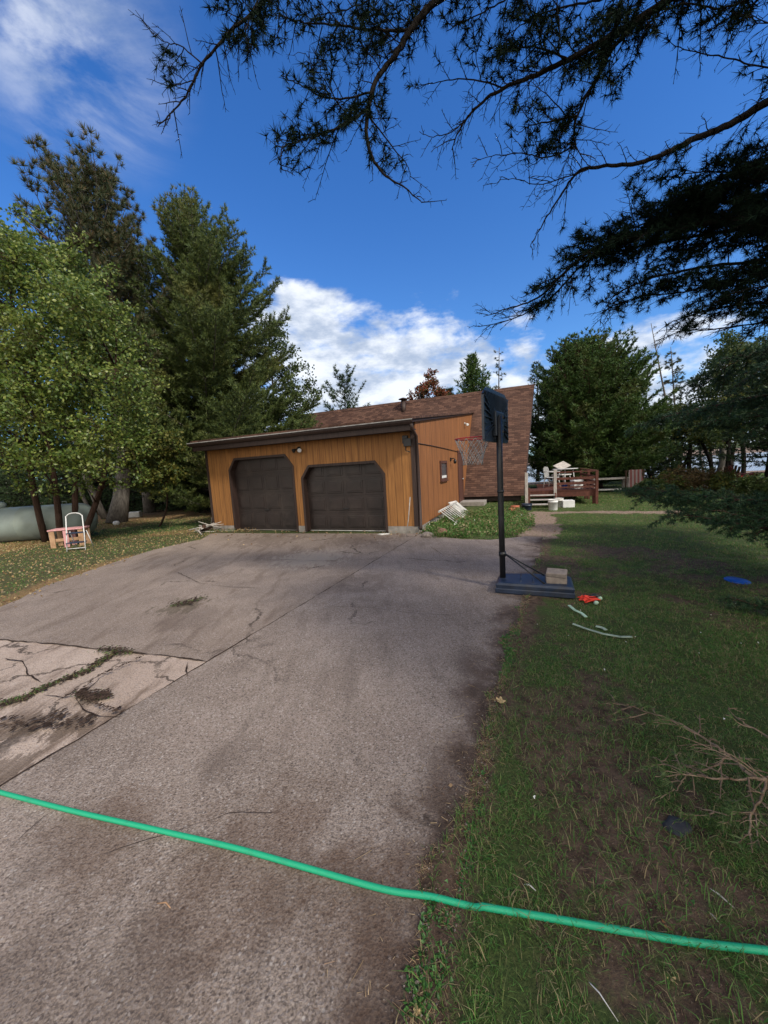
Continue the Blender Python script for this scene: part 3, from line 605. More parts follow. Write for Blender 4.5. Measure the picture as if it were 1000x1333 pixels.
# steep roof (two slopes) of the A-frame part
ye, ze, yr, zr = 7.35, .42, 11.65, 5.56; s0, s1 = -11.6, 2.98
nrm_ = np.array([-(zr-ze), (yr-ye)]); nrm_ = nrm_/np.linalg.norm(nrm_)*.10
a0 = (ye-.12, ze-.143)
se = lambda b: s1-.48*(zr-b)/(zr-ze)
def slope(flip, nm):
    f_ = (lambda y: 2*yr-y) if flip else (lambda y: y)
    pr = [(a0[0], a0[1]), (yr, zr), (yr, zr-.16), (a0[0]+.13, a0[1]-.02)]
    return B().prism([(f_(a), b) for a, b in pr], lambda a, b: (s0, a, b), lambda a, b: (se(b), a, b)).build(nm, M['shingle'], house)
r1 = slope(False, 'roof'); r1['label'] = 'steep brown shingle roof slope'
r2 = slope(True, 'roof')
B().prism([(yr-.16, zr-.17), (yr, zr+.025), (yr+.16, zr-.17), (yr, zr+.002)], lambda a, b: (s0-.01, a, b), lambda a, b: (s1+.01, a, b)).build('ridge_cap', M['shingle'], r1)
rk = B()
for fl in (False, True):
    g2 = (lambda y: 2*yr-y) if fl else (lambda y: y)
    rk.prism([(g2(a0[0]-.01), a0[1]-.02), (g2(yr), zr-.005), (g2(yr), zr-.24), (g2(a0[0]+.17), a0[1]-.04)], lambda a, b: (se(b)+.002, a, b), lambda a, b: (se(b)+.035, a, b))
rk.build('barge_board', M['darkwood'], house)
B().box(s0+.3, s1-.6, ye+.02, ye+.10, ze-.35, ze-.17).build('sill_beam', M['darkwood'], house)
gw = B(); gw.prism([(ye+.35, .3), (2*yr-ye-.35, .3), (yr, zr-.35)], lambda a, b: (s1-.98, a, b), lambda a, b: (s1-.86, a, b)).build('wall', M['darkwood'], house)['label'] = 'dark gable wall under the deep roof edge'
gl = B(); gl.box(s1-.858, s1-.84, 9.4, 11.4, .75, 2.7).build('window', M['darkwood'], house)
B().box(s1-.839, s1-.835, 9.5, 11.3, .85, 2.6).build('pane', M['glass'], [o for o in house.children if o.name.startswith('window')][-1])
bw = B(); bw.box(.2, s1-.75, ye+.5, ye+.62, -.1, ze).build('foundation', M['conc'], house)
# window on the side wall
wn = B(); y0, y1, z0, z1 = 2.72, 3.72, 1.20, 1.86
for a, b, c, d in ((y0, y0+.09, z0, z1), (y1-.09, y1, z0, z1), (y0+.09, y1-.09, z0, z0+.08), (y0+.09, y1-.09, z1-.08, z1)): wn.box(-.0, .045, a, b, c, d)
wn.box(.0, .075, y0-.03, y1+.03, z0-.03, z0-.001); wf = wn.build('window', M['redtrim'], house)
B().box(.004, .012, y0+.09, y1-.09, z0+.08, z1-.08).build('pane', M['glass'], wf)
B().box(.014, .022, y0+.10, y1-.10, z0+.085, z0+.17).build('blind', M['white'], wf)
# entry door and lamp
df = B(); df.box(0, .04, 5.95, 6.08, .16, 2.28); df.box(0, .04, 6.9, 7.03, .16, 2.28); df.box(0, .04, 6.08, 6.9, 2.18, 2.28); df.build('door_frame', M['redtrim'], house)
de = B().box(.001, .025, 6.09, 6.89, .17, 2.17).build('door', M['redtrim'], house)
B().lathe([(.0, 0), (.03, .0), (.03, .05), (0, .05)], 10, M=Matrix.Translation((.03, 6.8, 1.1))@Matrix.Rotation(R_(90), 4, 'Y')).build('handle', M['steel'], de)
B().box(.0, 1.0, 6.0, 7.0, .0, .17, .01).build('door_step', M['conc'], house)
wl = B(); wl.box(0, .03, 4.42, 4.58, 1.86, 1.98).tube([(.03, 4.5, 1.93), (.14, 4.5, 1.95), (.17, 4.5, 1.9)], .018, 6).lathe([(.03, 0), (.06, -.03), (.05, -.14), (.0, -.15)], 10, (.17, 4.5, 1.9)); wl.build('wall_lamp', M['black'], house)
def flood(y, z, side=False):
    b = B(); b.lathe([(.0, 0), (.055, 0), (.05, .035), (0, .04)], 14, M=Matrix.Rotation(R_(90), 4, 'X'))
    o = b.build('floodlight', M['black' if not side else 'whitedirty'], house)
    for sx in (-1, 1):
        c = B(); Mx = Matrix.Translation((sx*.055, -.06, -.02))@Matrix.Rotation(R_(120), 4, 'X')@Matrix.Rotation(R_(sx*28), 4, 'Y')
        c.lathe([(.012, -.03), (.02, .0), (.03, .03), (.058, .10), (.060, .125), (.05, .128), (0, .115)], 14, M=Mx); c.build('lamp_head', M['white'] if side or sx > 0 else M['black'], o)
    if side: o.location = (.0, y, z); o.rotation_euler = (0, 0, R_(90))
    else: o.location = (y, -.0, z)
    return o
flood(-3.46, 2.42); flood(8.0, 3.55, True)
ob = B(); ob.box(-.30, -.16, -.075, -.002, 2.30, 2.50, .008).box(-.26, -.06, -.11, -.077, 2.22, 2.42, .01).tube([(-.23, -.04, 2.3), (-.23, -.03, 2.12), (-.12, -.03, 2.08)], .012, 6); ob.build('utility_box', M['black'], house)
B().tube([(.01, .14, 2.30), (.014, 1.5, 2.30), (.014, 3.5, 2.28), (.014, 7.0, 2.22)], .012, 5).build('cable', M['black'], house)
# chimney pipe
ch = B(); cs, cy = -3.9, 11.2; ch.lathe([(.14, -.5), (.14, .25), (.12, .25), (.12, .38), (0, .38)], 14, (cs, cy, zr-.35)); co = ch.build('chimney', M['darkwood'], r1)
B().lathe([(0, .38), (.26, .38), (.26, .41), (.05, .48), (0, .48)], 14, (cs, cy, zr-.35)).build('chimney_cap', M['darkwood'], co)
# ------------------------------------------------------------------ basketball hoop
A = gnd(645, 773); Bc = gnd(749, 781); ax = (Bc-A); ln = float(np.linalg.norm(ax)); ang = math.atan2(ax[1], ax[0])
hoop = empty('basketball_hoop', (A[0], A[1], 0), ang, 'portable basketball hoop with black ribbed backboard on a navy base at the driveway edge', 'basketball hoop')
pl = (.075, .24)
b = B(); pr = []
def ringbox(z, ins):
    return [(ins, ins*.8), (ln*.3, ins*.3), (ln-ins, ins*.9), (ln-ins, .50-ins), (ln*.5, .54-ins), (ins+.05, .48-ins), (ins, .40-ins)]
lv_ = [(0, .03), (.02, 0), (.065, .0), (.075, .012), (.12, .004), (.145, .03), (.152, .07)]
rings = [[b.bm.verts.new((x, y, z)) for x, y in ringbox(z, i_)] for z, i_ in lv_]
for r0_, r1_ in zip(rings[:-1], rings[1:]):
    for k in range(7): b.bm.faces.new((r0_[k], r0_[(k+1) % 7], r1_[(k+1) % 7], r1_[k]))
b.bm.faces.new(rings[-1]); b.bm.faces.new(rings[0][::-1])
for k in range(4): b.tube([(.3+.15*k, .08, .150), (.3+.15*k, .44, .150)], .012, 6)
b.tube([(ln*.86, .10, .15), (ln*.9, .25, .17), (ln*.86, .40, .15)], .03, 8)
bs = b.build('base', M['navy'], hoop)
B().lathe([(.045, 0), (.045, .03), (.035, .035), (0, .035)], 12, (ln*.72, .40, .15)).build('filler_cap', M['black'], bs)
B().tube([(pl[0], pl[1], .10), (pl[0]-.006, pl[1], .9), (pl[0]-.010, pl[1], 1.5), (pl[0]-.01, pl[1], 2.25)], .038, 14).build('pole', M['black'], hoop)
B().lathe([(.046, 0), (.046, .06), (0, .06)], 14, (pl[0], pl[1], .44)).build('collar', M['black'], hoop); B().lathe([(.043, 0), (.043, .03), (0, .03)], 14, (pl[0]-.008, pl[1], 1.28)).build('collar', M['black'], hoop)
for y in (.05, .44): B().tube([(pl[0]+.02, pl[1], .48), (ln*.66, y, .14)], .0095, 7).build('brace', M['black'], hoop)
# board frame: its own direction, found from the photograph
bp = np.array([1.56, 4.98]); bdir = math.atan2(1.0, .70)-ang
Wp = np.array([A[0]+pl[0]*math.cos(ang)-pl[1]*math.sin(ang), A[1]+pl[0]*math.sin(ang)+pl[1]*math.cos(ang)])
bc_ = np.array([pl[0]+.06-.11*math.cos(bdir-math.pi/2), pl[1]+.06-.11*math.sin(bdir-math.pi/2)])
bo = B(); w2, zb, ztp = .47, 1.95, 2.55                        # board in its own frame: x along the board, y towards the pole(back), z up
outl = [(-w2, zb), (w2, zb), (w2, ztp-.08), (w2-.12, ztp), (-w2+.12, ztp), (-w2, ztp-.08)]
bo.prism(outl, lambda a, b_: (a, -.012, b_), lambda a, b_: (a, .0, b_))
for k in range(6):
    p_, q_ = outl[k], outl[(k+1) % 6]; bo.bar((p_[0], -.006, p_[1]), (q_[0], -.006, q_[1]), .028, .045)
for k in range(-8, 9):                                          # fan of moulded ribs on the back
    x0 = k*.022; x1 = k*.058; bo.bar((x0, .012, zb+.18), (x1 if abs(x1) < w2 else w2, .012, ztp-.03), .028, .009)
for sx in (-1, 1):
    for k in range(7): bo.bar((sx*(.10+.01*k), .009, zb+.20+.02*k), (sx*w2*.98, .009, zb+.03+.08*k), .028, .009)
    bo.bar((sx*.10, .012, zb+.02), (sx*.13, .012, ztp-.2), .024, .03)
bo.box(-.16, .16, -.001, .05, zb+.05, zb+.36, .01)
Mx = Matrix.Translation((bc_[0], bc_[1], 0))@Matrix.Rotation(bdir+math.pi, 4, 'Z')
Mflip = Matrix.Translation((bc_[0], bc_[1], 0))@Matrix.Rotation(bdir, 4, 'Z')
# board-frame y+ must point to the pole
tst = (Mflip.to_3x3()@Vector((0, 1, 0))); tp = Vector((pl[0]-bc_[0], pl[1]-bc_[1], 0))
MM = Mflip if tst.dot(tp) > 0 else Mx
bmesh.ops.transform(bo.bm, matrix=MM, verts=bo.bm.verts[:]); M['boardp'] = plain('board_plastic', (.020, .027, .038), .35, .3, 8, .5); board = bo.build('backboard', M['boardp'], hoop)
for z_ in (zb+.12, zb+.30): 
    for sx in (-.06, .06):
        am = B(); am.bar((sx, .05, z_), (sx*.6, .10, z_-.02), .012, .03); bmesh.ops.transform(am.bm, matrix=MM, verts=am.bm.verts[:]); am.build('bracket', M['black'], hoop)
rr = B(); rc = (0, -.33, zb+.06); rad = .228
rr.tube([(rc[0]+rad*math.cos(a_), rc[1]+rad*math.sin(a_), rc[2]) for a_ in np.linspace(0, 2*math.pi, 29)], .009, 7, cap=False)
rr.bar((-.06, -.01, rc[2]-.01), (-.1, -.16, rc[2]-.004), .012, .02).bar((.06, -.01, rc[2]-.01), (.1, -.16, rc[2]-.004), .012, .02).box(-.075, .075, -.06, -.012, rc[2]-.07, rc[2]+.008, .004)
bmesh.ops.transform(rr.bm, matrix=MM, verts=rr.bm.verts[:]); rim = rr.build('rim', M['rim'], hoop)
nt = B(); nn_ = 12; lev = [(rad, 0), (.20, -.08), (.165, -.16), (.145, -.22), (.13, -.29), (.135, -.35)]
for k in range(nn_):
    for sgn in (-1, 1):
        pts = []
        for j, (r_, z_) in enumerate(lev):
            a_ = 2*math.pi*(k+sgn*.5*j)/nn_; pts.append((rc[0]+r_*math.cos(a_), rc[1]+r_*math.sin(a_), rc[2]+z_-.005))
        nt.tube(pts, .0042, 4)
bmesh.ops.transform(nt.bm, matrix=MM, verts=nt.bm.verts[:]); nt.build('net', M['cord'], rim)
# blocks on the base
def on(o_, x, y): 
    c, s_ = math.cos(ang), math.sin(ang); return (A[0]+x*c-y*s_, A[1]+x*s_+y*c)
for k, (lb, z_, r_, dx, tilt) in enumerate([('grey-brown concrete block lying directly on the navy hoop base', .153, .05, 0, 0), ('grey-brown paver tilted on top of another block on the hoop base', .233, -.12, .01, 8)]):
    x_, y_ = on(0, ln*.78+dx, .17)
    bb = B().box(-.115, .115, -.085, .085, 0, .078 if k == 0 else .050, .006)
    if k == 0:
        pass
    o = bb.build('concrete_block', M['block']); o.location = (x_, y_, z_+(.012 if k else 0)); o.rotation_euler = (R_(tilt), 0, ang+r_)
    tag(o, lb, 'block', 'blocks weighing down the hoop base')

# ------------------------------------------------------------------ garden hose across the foreground
hp = [(-260, 975), (-120, 1000), (0, 1031), (100, 1057), (200, 1079), (300, 1102), (400, 1130), (500, 1157), (560, 1167), (620, 1181), (700, 1195), (800, 1213), (900, 1229), (1000, 1241), (1120, 1256), (1300, 1290)]
hw = [gnd(x, y, .018) for x, y in hp]
hc = []
for i in range(len(hw)-1):
    p0, p1, p2, p3 = hw[max(i-1, 0)], hw[i], hw[i+1], hw[min(i+2, len(hw)-1)]
    for k in range(8):
        t_ = k/8; hc.append(.5*((2*p1)+(-p0+p2)*t_+(2*p0-5*p1+4*p2-p3)*t_*t_+(-p0+3*p1-3*p2+p3)*t_**3))
hc = [np.array([p[0], p[1], .0170+.0012*math.sin(k*.31)+(.010 if p[0] > .28 else 0)]) for k, p in enumerate(hc)]
tag(B().tube(hc, .0112, 14).build('garden_hose', M['hose']), 'bright green garden hose stretched across the driveway and grass in the foreground', 'hose')

# ------------------------------------------------------------------ deck at the gable end
deck = empty('deck', loc2w(2.6, 5.8), TH, 'red-brown stained wooden deck with slatted railing and steps at the gable end', 'deck')
DS, DT = 2.6, 5.8; fz = .56
fb = B()
for k in range(30):
    y_ = .0+k*.145; fb.box(.42 if y_ > 1.2 else 0.02, 2.35, y_, y_+.137, fz-.035, fz+.0012*(k % 3))
fb.build('floorboards', M['deckwood'], deck)
sk = B(); sk.box(.0, 2.35, .012, .05, fz-.24, fz-.037).box(2.30, 2.345, .052, 4.3, fz-.24, fz-.037); sk.build('skirt', M['deckwood'], deck)
for x_, y_ in ((.06, .1), (1.0, .1), (2.25, .1), (2.25, 2.2), (2.25, 4.2)): B().box(x_-.045, x_+.045, y_-.04, y_+.05, -.1, fz-.241).build('leg', M['deckwood'], deck)
st = B()
for k in range(3):
    z_ = .14*(k+1)-.0; st.box(.05, .97, -.84+.28*k, -.84+.28*k+.25, z_-.03, z_)
for x_ in (.02, .99): B().prism([(-.86, -.02), (-.60, -.02), (.01, fz-.3), (.01, fz-.04), (-.86, .08)], lambda a, b: (x_-.02, a, b), lambda a, b: (x_+.02, a, b)).build('stringer', M['deckwood'], deck)
so = st.build('stair_treads', M['greywood'], deck)
for x_, y_, z0, z1, mm in ((.0, -.70, 0, 1.28, 'greywood'), (.98, -.02, 0.02, 1.32, 'greywood'), (.07, -.62, 0, .72, 'deckwood')): B().box(x_-.05, x_+.05, y_-.05, y_+.045, z0, z1, .006).build('post', M[mm], deck)
for x_, y_ in ((2.32, -.02), (2.32, 1.9), (2.32, 4.2)): B().box(x_-.045, x_+.045, y_-.045, y_+.045, .0, 1.24, .006).build('post', M['deckwood'], deck)
for (a_, b_) in (((1.035, -.02), (2.27, -.02)), ((2.32, .03), (2.32, 1.85)), ((2.32, 1.95), (2.32, 4.15))):
    rl = B()
    for z_, w_ in ((1.215, .12), (.98, .09), (.80, .09), (.66, .06)):
        rl.bar((a_[0], a_[1]-(0 if z_ < 1.2 else 0), z_), (b_[0], b_[1], z_), .035 if z_ < 1.2 else .10, w_ if z_ < 1.2 else .04, up=(0, 0, 1))
    rl.build('railing', M['deckwood'], deck)
def D(s, t_, z=fz+.004): p = loc2w(DS+s, DT+t_, z); return tuple(p)
def plastic_chair(name, loc, rz, label, mat, group=None):
    o = empty(name, loc, rz, label, 'chair', group)
    B().box(-.22, .22, -.20, .22, .40, .425, .01).build('seat', mat, o)
    bk = B(); rows = []
    for j, z_ in enumerate((.43, .55, .70, .82, .86)):
        w_ = (.20, .22, .235, .21, .12)[j]; rows.append([bk.bm.verts.new((w_*u, .20+.10*(z_-.42)+.05*(1-u*u)*.6, z_)) for u in (-1, -.5, 0, .5, 1)])
    for r0_, r1_ in zip(rows[:-1], rows[1:]):
        for k in range(4):
            if k in (1, 2) or True: bk.bm.faces.new((r0_[k], r0_[k+1], r1_[k+1], r1_[k]))
    bmesh.ops.solidify(bk.bm, geom=bk.bm.faces[:], thickness=.012); bk.build('backrest', mat, o)
    for sx in (-1, 1):
        B().tube([(sx*.25, -.20, .64), (sx*.27, 0, .655), (sx*.25, .22, .66)], .02, 6).build('armrest', mat, o)
        B().tube([(sx*.20, -.18, .41), (sx*.25, -.22, .64)], .014, 6).build('arm_support', mat, o)
        for sy in (-1, 1): B().tube([(sx*.19, sy*.18, .41), (sx*.23, sy*.24, 0)], [.022, .016], 6).build('leg', mat, o)
    return o
plastic_chair('plastic_chair', D(.95, 1.5), R_(40), 'white plastic garden armchair on the deck behind the steps', M['offwhite'])
tb = empty('patio_table', D(1.5, 2.3), .3, 'white patio table with a tilted white cover on the deck', 'table')
B().lathe([(0, .70), (.48, .70), (.50, .715), (.48, .73), (0, .73)], 24).build('tabletop', M['offwhite'], tb)
for k in range(4): B().tube([(.3*math.cos(k*1.57+.8), .3*math.sin(k*1.57+.8), .70), (.38*math.cos(k*1.57+.8), .38*math.sin(k*1.57+.8), 0)], .02, 6).build('leg', M['white'], tb)
lc = empty('lounge_chair', D(1.45, 3.2), .3, 'pale folded lounge chair tilted up on the deck behind the railing', 'lounge chair')
B().box(-.30, .30, -.22, .22, .0, .05, .015, Matrix.Translation((0, 0, .82))@Matrix.Rotation(R_(-18), 4, 'Y')@Matrix.Rotation(R_(30), 4, 'X')).build('backrest', M['greywood'], lc)
B().box(-.35, .30, -.25, .25, .42, .47, .015).build('seat', M['whitedirty'], lc)
for sx in (-.3, .25):
    for sy in (-.2, .2): B().tube([(sx, sy, .42), (sx*1.1, sy, 0)], .016, 6).build('leg', M['steel'], lc)
tag(B().box(-.17, .17, -.14, .14, 0, .30, .02).box(-.18, .18, -.15, .15, .28, .32, .01).build('cooler', M['white']), 'small white cooler box on the deck just behind the railing', 'cooler').location = D(1.75, .55)
cn = B(); cn.lathe([(.0, 0), (.10, 0), (.11, .20), (.12, .21), (0, .21)], 14); o = cn.build('bucket', M['blue']); o.location = D(1.35, .7, fz+.004); tag(o, 'small blue bucket on the deck behind the railing', 'bucket')
def bucket(px, py, r, h, label, mat, lean=0):
    p = gnd(px, py); o = empty('bucket', p, 0, label, 'bucket', 'buckets by the deck steps')
    B().lathe([(0, 0), (r*.86, 0), (r*.9, .01), (r*.97, h*.75), (r*1.04, h*.76), (r*1.04, h*.80), (r*.99, h*.81), (r, h-.01), (r*1.05, h), (r*.95, h), (r*.85, .02), (0, .02)], 20).build('body', mat, o)
    B().tube([(r*1.04*math.cos(a_), r*1.04*math.sin(a_), h*.8-.12*math.sin(a_ if a_ < math.pi else 0)) for a_ in np.linspace(0, math.pi, 9)], .005, 5).build('handle', M['steel'], o)
    return o
bucket(720, 664, .155, .36, 'white plastic bucket nearest the deck steps', M['white']); bucket(728, 661, .14, .34, 'greyish bucket standing just behind the white one by the steps', M['whitedirty'])
bucket(686, 664, .17, .22, 'dark blue tub on the ground left of the deck steps', M['navy'])
p = gnd(739, 661); o = B().box(-.19, .19, -.15, .15, 0, .27, .015).box(-.16, .16, -.12, .12, .2701, .273, 0).build('storage_box', M['white']); o.location = p; o.rotation_euler = (0, 0, -.2); tag(o, 'small white square box on the grass right of the buckets', 'box')
p = gnd(671, 664); o = B().lathe([(0, 0), (.13, 0), (.17, .14), (.15, .2), (0, .21)], 12).box(-.25, .05, -.2, 0, 0, .12, .03).build('flower_pot', M['orange']); o.location = p; o.scale = (1, 1, .8); tag(o, 'reddish clay-orange planter under the steep roof edge', 'planter')
M['terr'] = plain('terracotta', (.32, .10, .05), .8, .3, 8); o.data.materials[0] = M['terr']
# pallet and board against the side wall
pa_ = empty('slatted_pallet', loc2w(.30, 1.2, 0), TH+R_(90), 'white slatted rack leaning against the side wall above the weeds', 'slatted rack')
pm = B()
for k in range(11): pm.bar((-.05+.25*k, -.02+0*k, .42), (.12+.25*k, -.45, .03), .085, .02)
pm.build('slat', M['white'], pa_)
fr_ = B(); fr_.bar((-.15, .00, .40), (2.65, .0, .40), .03, .05).bar((.0, -.42, .04), (2.8, -.42, .04), .03, .05); fr_.build('frame', M['whitedirty'], pa_)
o = B().box(-.3, .3, -.02, .02, 0, .62, .005).build('board', M['whitedirty']); o.location = loc2w(.62, 3.6, .02); o.rotation_euler = (R_(-50), R_(0), TH+R_(75)); tag(o, 'pale square board propped at the far end of the slatted rack', 'board')
def stake(px, py, px2, py2, Yoff, label):
    a_ = gnd(px, py); b_ = at(px2, py2, (a_[1]+Yoff)); d_ = b_-a_
    o = B().tube([(0, 0, 0), tuple(d_*.5+np.array([.01, 0, 0])), tuple(d_)], .012, 6).build('stake', M['greywood']); o.location = a_; tag(o, label, 'stake', 'thin pale stakes leaning at the garage')
stake(274, 689, 280, 641, .06, 'thin pale stake leaning by the left corner of the garage'); stake(529, 699, 534, 647, .10, 'thin pale stake standing by the right garage door')
def rock(px, py, s, label, mat, name='rock', z=0, seed=0):
    b_ = bmesh.new(); bmesh.ops.create_icosphere(b_, subdivisions=3, radius=1)
    rs = np.random.default_rng(seed)
    o3 = rs.random(3)*50
    for v in b_.verts:
        n_ = float(fbm(v.co.x*1.2+o3[0]+v.co.z, v.co.y*1.2+o3[1]+v.co.z*.7, 1.1, 4)); v.co *= .7+.6*n_; v.co.x *= s[0]; v.co.y *= s[1]; v.co.z = v.co.z*s[2]+s[2]*.55
    me = bpy.data.meshes.new(name); b_.to_mesh(me); b_.free(); o = link(me, name, mat); o.location = gnd(px, py, z); return tag(o, label, 'rock')
rock(576, 697, (.13, .11, .12), 'reddish round stone in the weeds by the side wall', M['rock2'], seed=3); rock(881, 1082, (.055, .045, .028), 'dark grey stone in the grass in the foreground', M['rock'], seed=5)
rock(556, 699, (.16, .12, .08), 'grey stone beside the garage corner', M['block'], seed=8)
o = rock(500, 696, (.16, .06, .025), 'pale flat chunk of concrete at the right garage door sill', M['whitedirty'], 'rubble', seed=9); o['category'] = 'rubble'
# debris by the left corner of the garage
dp = gnd(268, 694); de_ = empty('branch_pile', dp, 0, 'small heap of broken sticks and dead wood at the left garage corner', 'wood pile')
rs = random.Random(5)
for nm_, mt_, k0, k1 in (('stick', M['greywood'], 0, 9), ('log', M['bark'], 9, 12)):
    for k in range(k0, k1):
        a_ = rs.uniform(0, 6.28); L_ = rs.uniform(.25, .5) if k < 9 else rs.uniform(.2, .35); c_ = (rs.uniform(-.2, .15), rs.uniform(-.15, .3), rs.uniform(.03, .25)); r_ = .018 if k < 9 else .06
        e_ = rs.uniform(-.1, .5)
        B().tube([(c_[0]-L_*math.cos(a_), c_[1]-L_*math.sin(a_), max(.02, c_[2]-L_*e_)), c_, (c_[0]+L_*math.cos(a_+.3), c_[1]+L_*math.sin(a_+.3), c_[2]+L_*e_)], [r_, r_*.9, r_*.5], 6).build(nm_, mt_, de_)
# ------------------------------------------------------------------ left yard: tank, stool, pink table
tk0 = gnd(60, 712); 
tkc = np.array([at(122, 690, 12.0)[0]-2.95, 11.6, .0]); tank = empty('propane_tank', tkc, R_(9), 'big pale grey-green horizontal propane tank lying behind the brown tree trunks', 'propane tank')
rad = .56; Lh = 2.6; zc_ = .60
prof = [(0, -Lh-.42)]+[(rad*math.sin(a_), -Lh-.42*math.cos(a_)) for a_ in np.linspace(.2, 1.57, 7)]+[(rad, -Lh*.33), (rad+.004, -Lh*.33+.01), (rad, -Lh*.33+.02), (rad, Lh*.4), (rad+.004, Lh*.4+.01), (rad, Lh*.4+.02)]+[(rad*math.sin(a_), Lh+.42*math.cos(a_)) for a_ in np.linspace(1.57, .2, 7)]+[(0, Lh+.42)]
B().lathe(prof, 32, M=Matrix.Translation((0, 0, zc_))@Matrix.Rotation(R_(90), 4, 'Y')).build('body', M['tank'], tank)
B().lathe([(0, 0), (.20, 0), (.20, .12), (.17, .19), (.06, .23), (0, .23)], 20, (.3, 0, zc_+rad-.03)).build('valve_dome', M['tank'], tank)
for x_ in (-1.9, 1.9): B().box(x_-.13, x_+.13, -.42, .42, -.1, .28, .01).build('support', M['conc'], tank)
for x_ in (-1.2, 2.2): B().tube([(x_-.06, 0, zc_+rad-.01), (x_-.06, 0, zc_+rad+.08), (x_+.06, 0, zc_+rad+.08), (x_+.06, 0, zc_+rad-.01)], .014, 6).build('lifting_lug', M['tank'], tank)
sp_ = gnd(100, 717); stl = empty('step_stool', sp_, R_(14), 'white metal folding step stool standing on fallen leaves beside the pink table', 'step stool')
for sx in (-.21, .21): B().tube([(sx, -.02, 0), (sx*.95, .06, .45), (sx*.88, .12, .93)], .013, 8).build('leg', M['white'], stl)
B().tube([(-.185, .12, .90)]+[(-.16*math.cos(a_), .122, .93+.07*math.sin(a_)) for a_ in np.linspace(.2, 2.94, 9)]+[(.185, .12, .90)], .013, 8).build('handrail', M['white'], stl)
for sx in (-.2, .2): B().tube([(sx, .42, 0), (sx*.95, .20, .50)], .011, 8).build('leg', M['white'], stl)
for z_, y_ in ((.22, .0), (.47, .07)): B().box(-.195, .195, y_-.06, y_+.17, z_-.012, z_+.012, .005).build('tread', M['navy'], stl)
B().tube([(-.21, -.015, .07), (.21, -.015, .07)], .009, 6).build('crossbar', M['white'], stl)
tp_ = gnd(82, 713); pt_ = empty('side_table', tp_+np.array([.05, .25, 0]), R_(18), 'faded pink wooden table between the tree trunks and the step stool', 'table')
B().box(-.42, .40, -.24, .24, .49, .525, .004).build('tabletop', M['pinkwood'], pt_)
for x_, mm in ((-.34, 'rawwood'), (-.02, 'pinkwood'), (.33, 'rawwood')):
    B().box(x_-.06, x_+.06, -.22, -.19, 0, .488, .003).build('leg', M[mm], pt_); B().box(x_-.06, x_+.06, .19, .22, 0, .488, .003).build('leg', M[mm], pt_)
B().box(-.28, .27, -.188, -.16, .18, .26, .003).build('crossbar', M['rawwood'], pt_)
pw = gnd(172, 674); o = B().box(-.42, .42, -.22, .22, .0, .30, .05).lathe([(0, .28), (.12, .28), (.14, .36), (.10, .46), (0, .48)], 12, (-.36, 0, 0)).build('plastic_tub', M['white']); o.location = pw; o.rotation_euler = (0, 0, .3); tag(o, 'white plastic tub at the foot of the thick grey trunk', 'tub')
o = B().lathe([(0, 0), (.09, .02), (.13, .10), (.09, .18), (0, .2)], 14).build('ball', M['white']); o.location = gnd(152, 684); tag(o, 'small white ball in the grass below the thick grey trunk', 'ball')
# ------------------------------------------------------------------ things in the right yard
o = B().lathe([(0, .018), (.09, .018), (.105, .012), (.118, .0), (.128, .004), (.128, .014), (.112, .026), (0, .028)], 28).build('frisbee', M['blue']); o.location = gnd(960, 757, .02); o.rotation_euler = (R_(3), R_(4), 0); tag(o, 'bright blue plastic disc lying flat on the shaded lawn', 'disc')
cl = gnd(765, 783); ro = empty('rope_tangle', cl, 0, 'tangle of orange-red plastic mesh beside the right end of the hoop base', 'mesh tangle'); rs = random.Random(2)
for nm_, cnt in (('orange_mesh', 8),):
    b_ = B()
    for k in range(cnt):
        pts = [(rs.uniform(-.10, .12), rs.uniform(-.07, .08), rs.uniform(.008, .05)) for _ in range(7)]; b_.tube(pts, .0065, 5)
    b_.build(nm_, M['orange'], ro)
b_ = B(); b_.tube([(.05, .05, .03), (.12, .06, .05), (.16, .02, .03)], .02, 7); b_.build('dark_sleeve', M['black'], ro)
for k, (x_, y_, lb) in enumerate([(775, 785, 'pale green foam piece at the right of the orange tangle'), (779, 780, 'rounder pale green foam piece just behind the other one')]):
    o = B().lathe([(0, 0), (.02, 0), (.024, .02), (.018, .04), (0, .045)], 12).build('foam_piece', M['lime']); o.location = gnd(x_, y_, .015); o.rotation_euler = (R_(60), 0, k*1.3); tag(o, lb, 'foam piece', 'pale green foam pieces by the orange tangle')
def flat_strip(pp, w_, label, mat, name='plastic_strip'):
    pts = [gnd(x, y, .03) for x, y in pp]; b_ = B()
    for a_, c_ in zip(pts[:-1], pts[1:]): b_.bar(a_, c_, w_, .008, up=(0, 0, 1))
    tag(b_.build(name, mat), label, 'strip', 'pale plastic strips on the grass')
flat_strip([(741, 788), (748, 794), (757, 798), (763, 803)], .030, 'short crooked pale green strip just below the orange tangle', M['lime'])
flat_strip([(746, 812), (762, 818), (785, 825), (808, 829), (823, 829)], .022, 'long curved pale strip lying on the grass', M['strip'])
flat_strip([(776, 815), (784, 817), (789, 820)], .03, 'short pale strip above the long curved one', M['strip'])
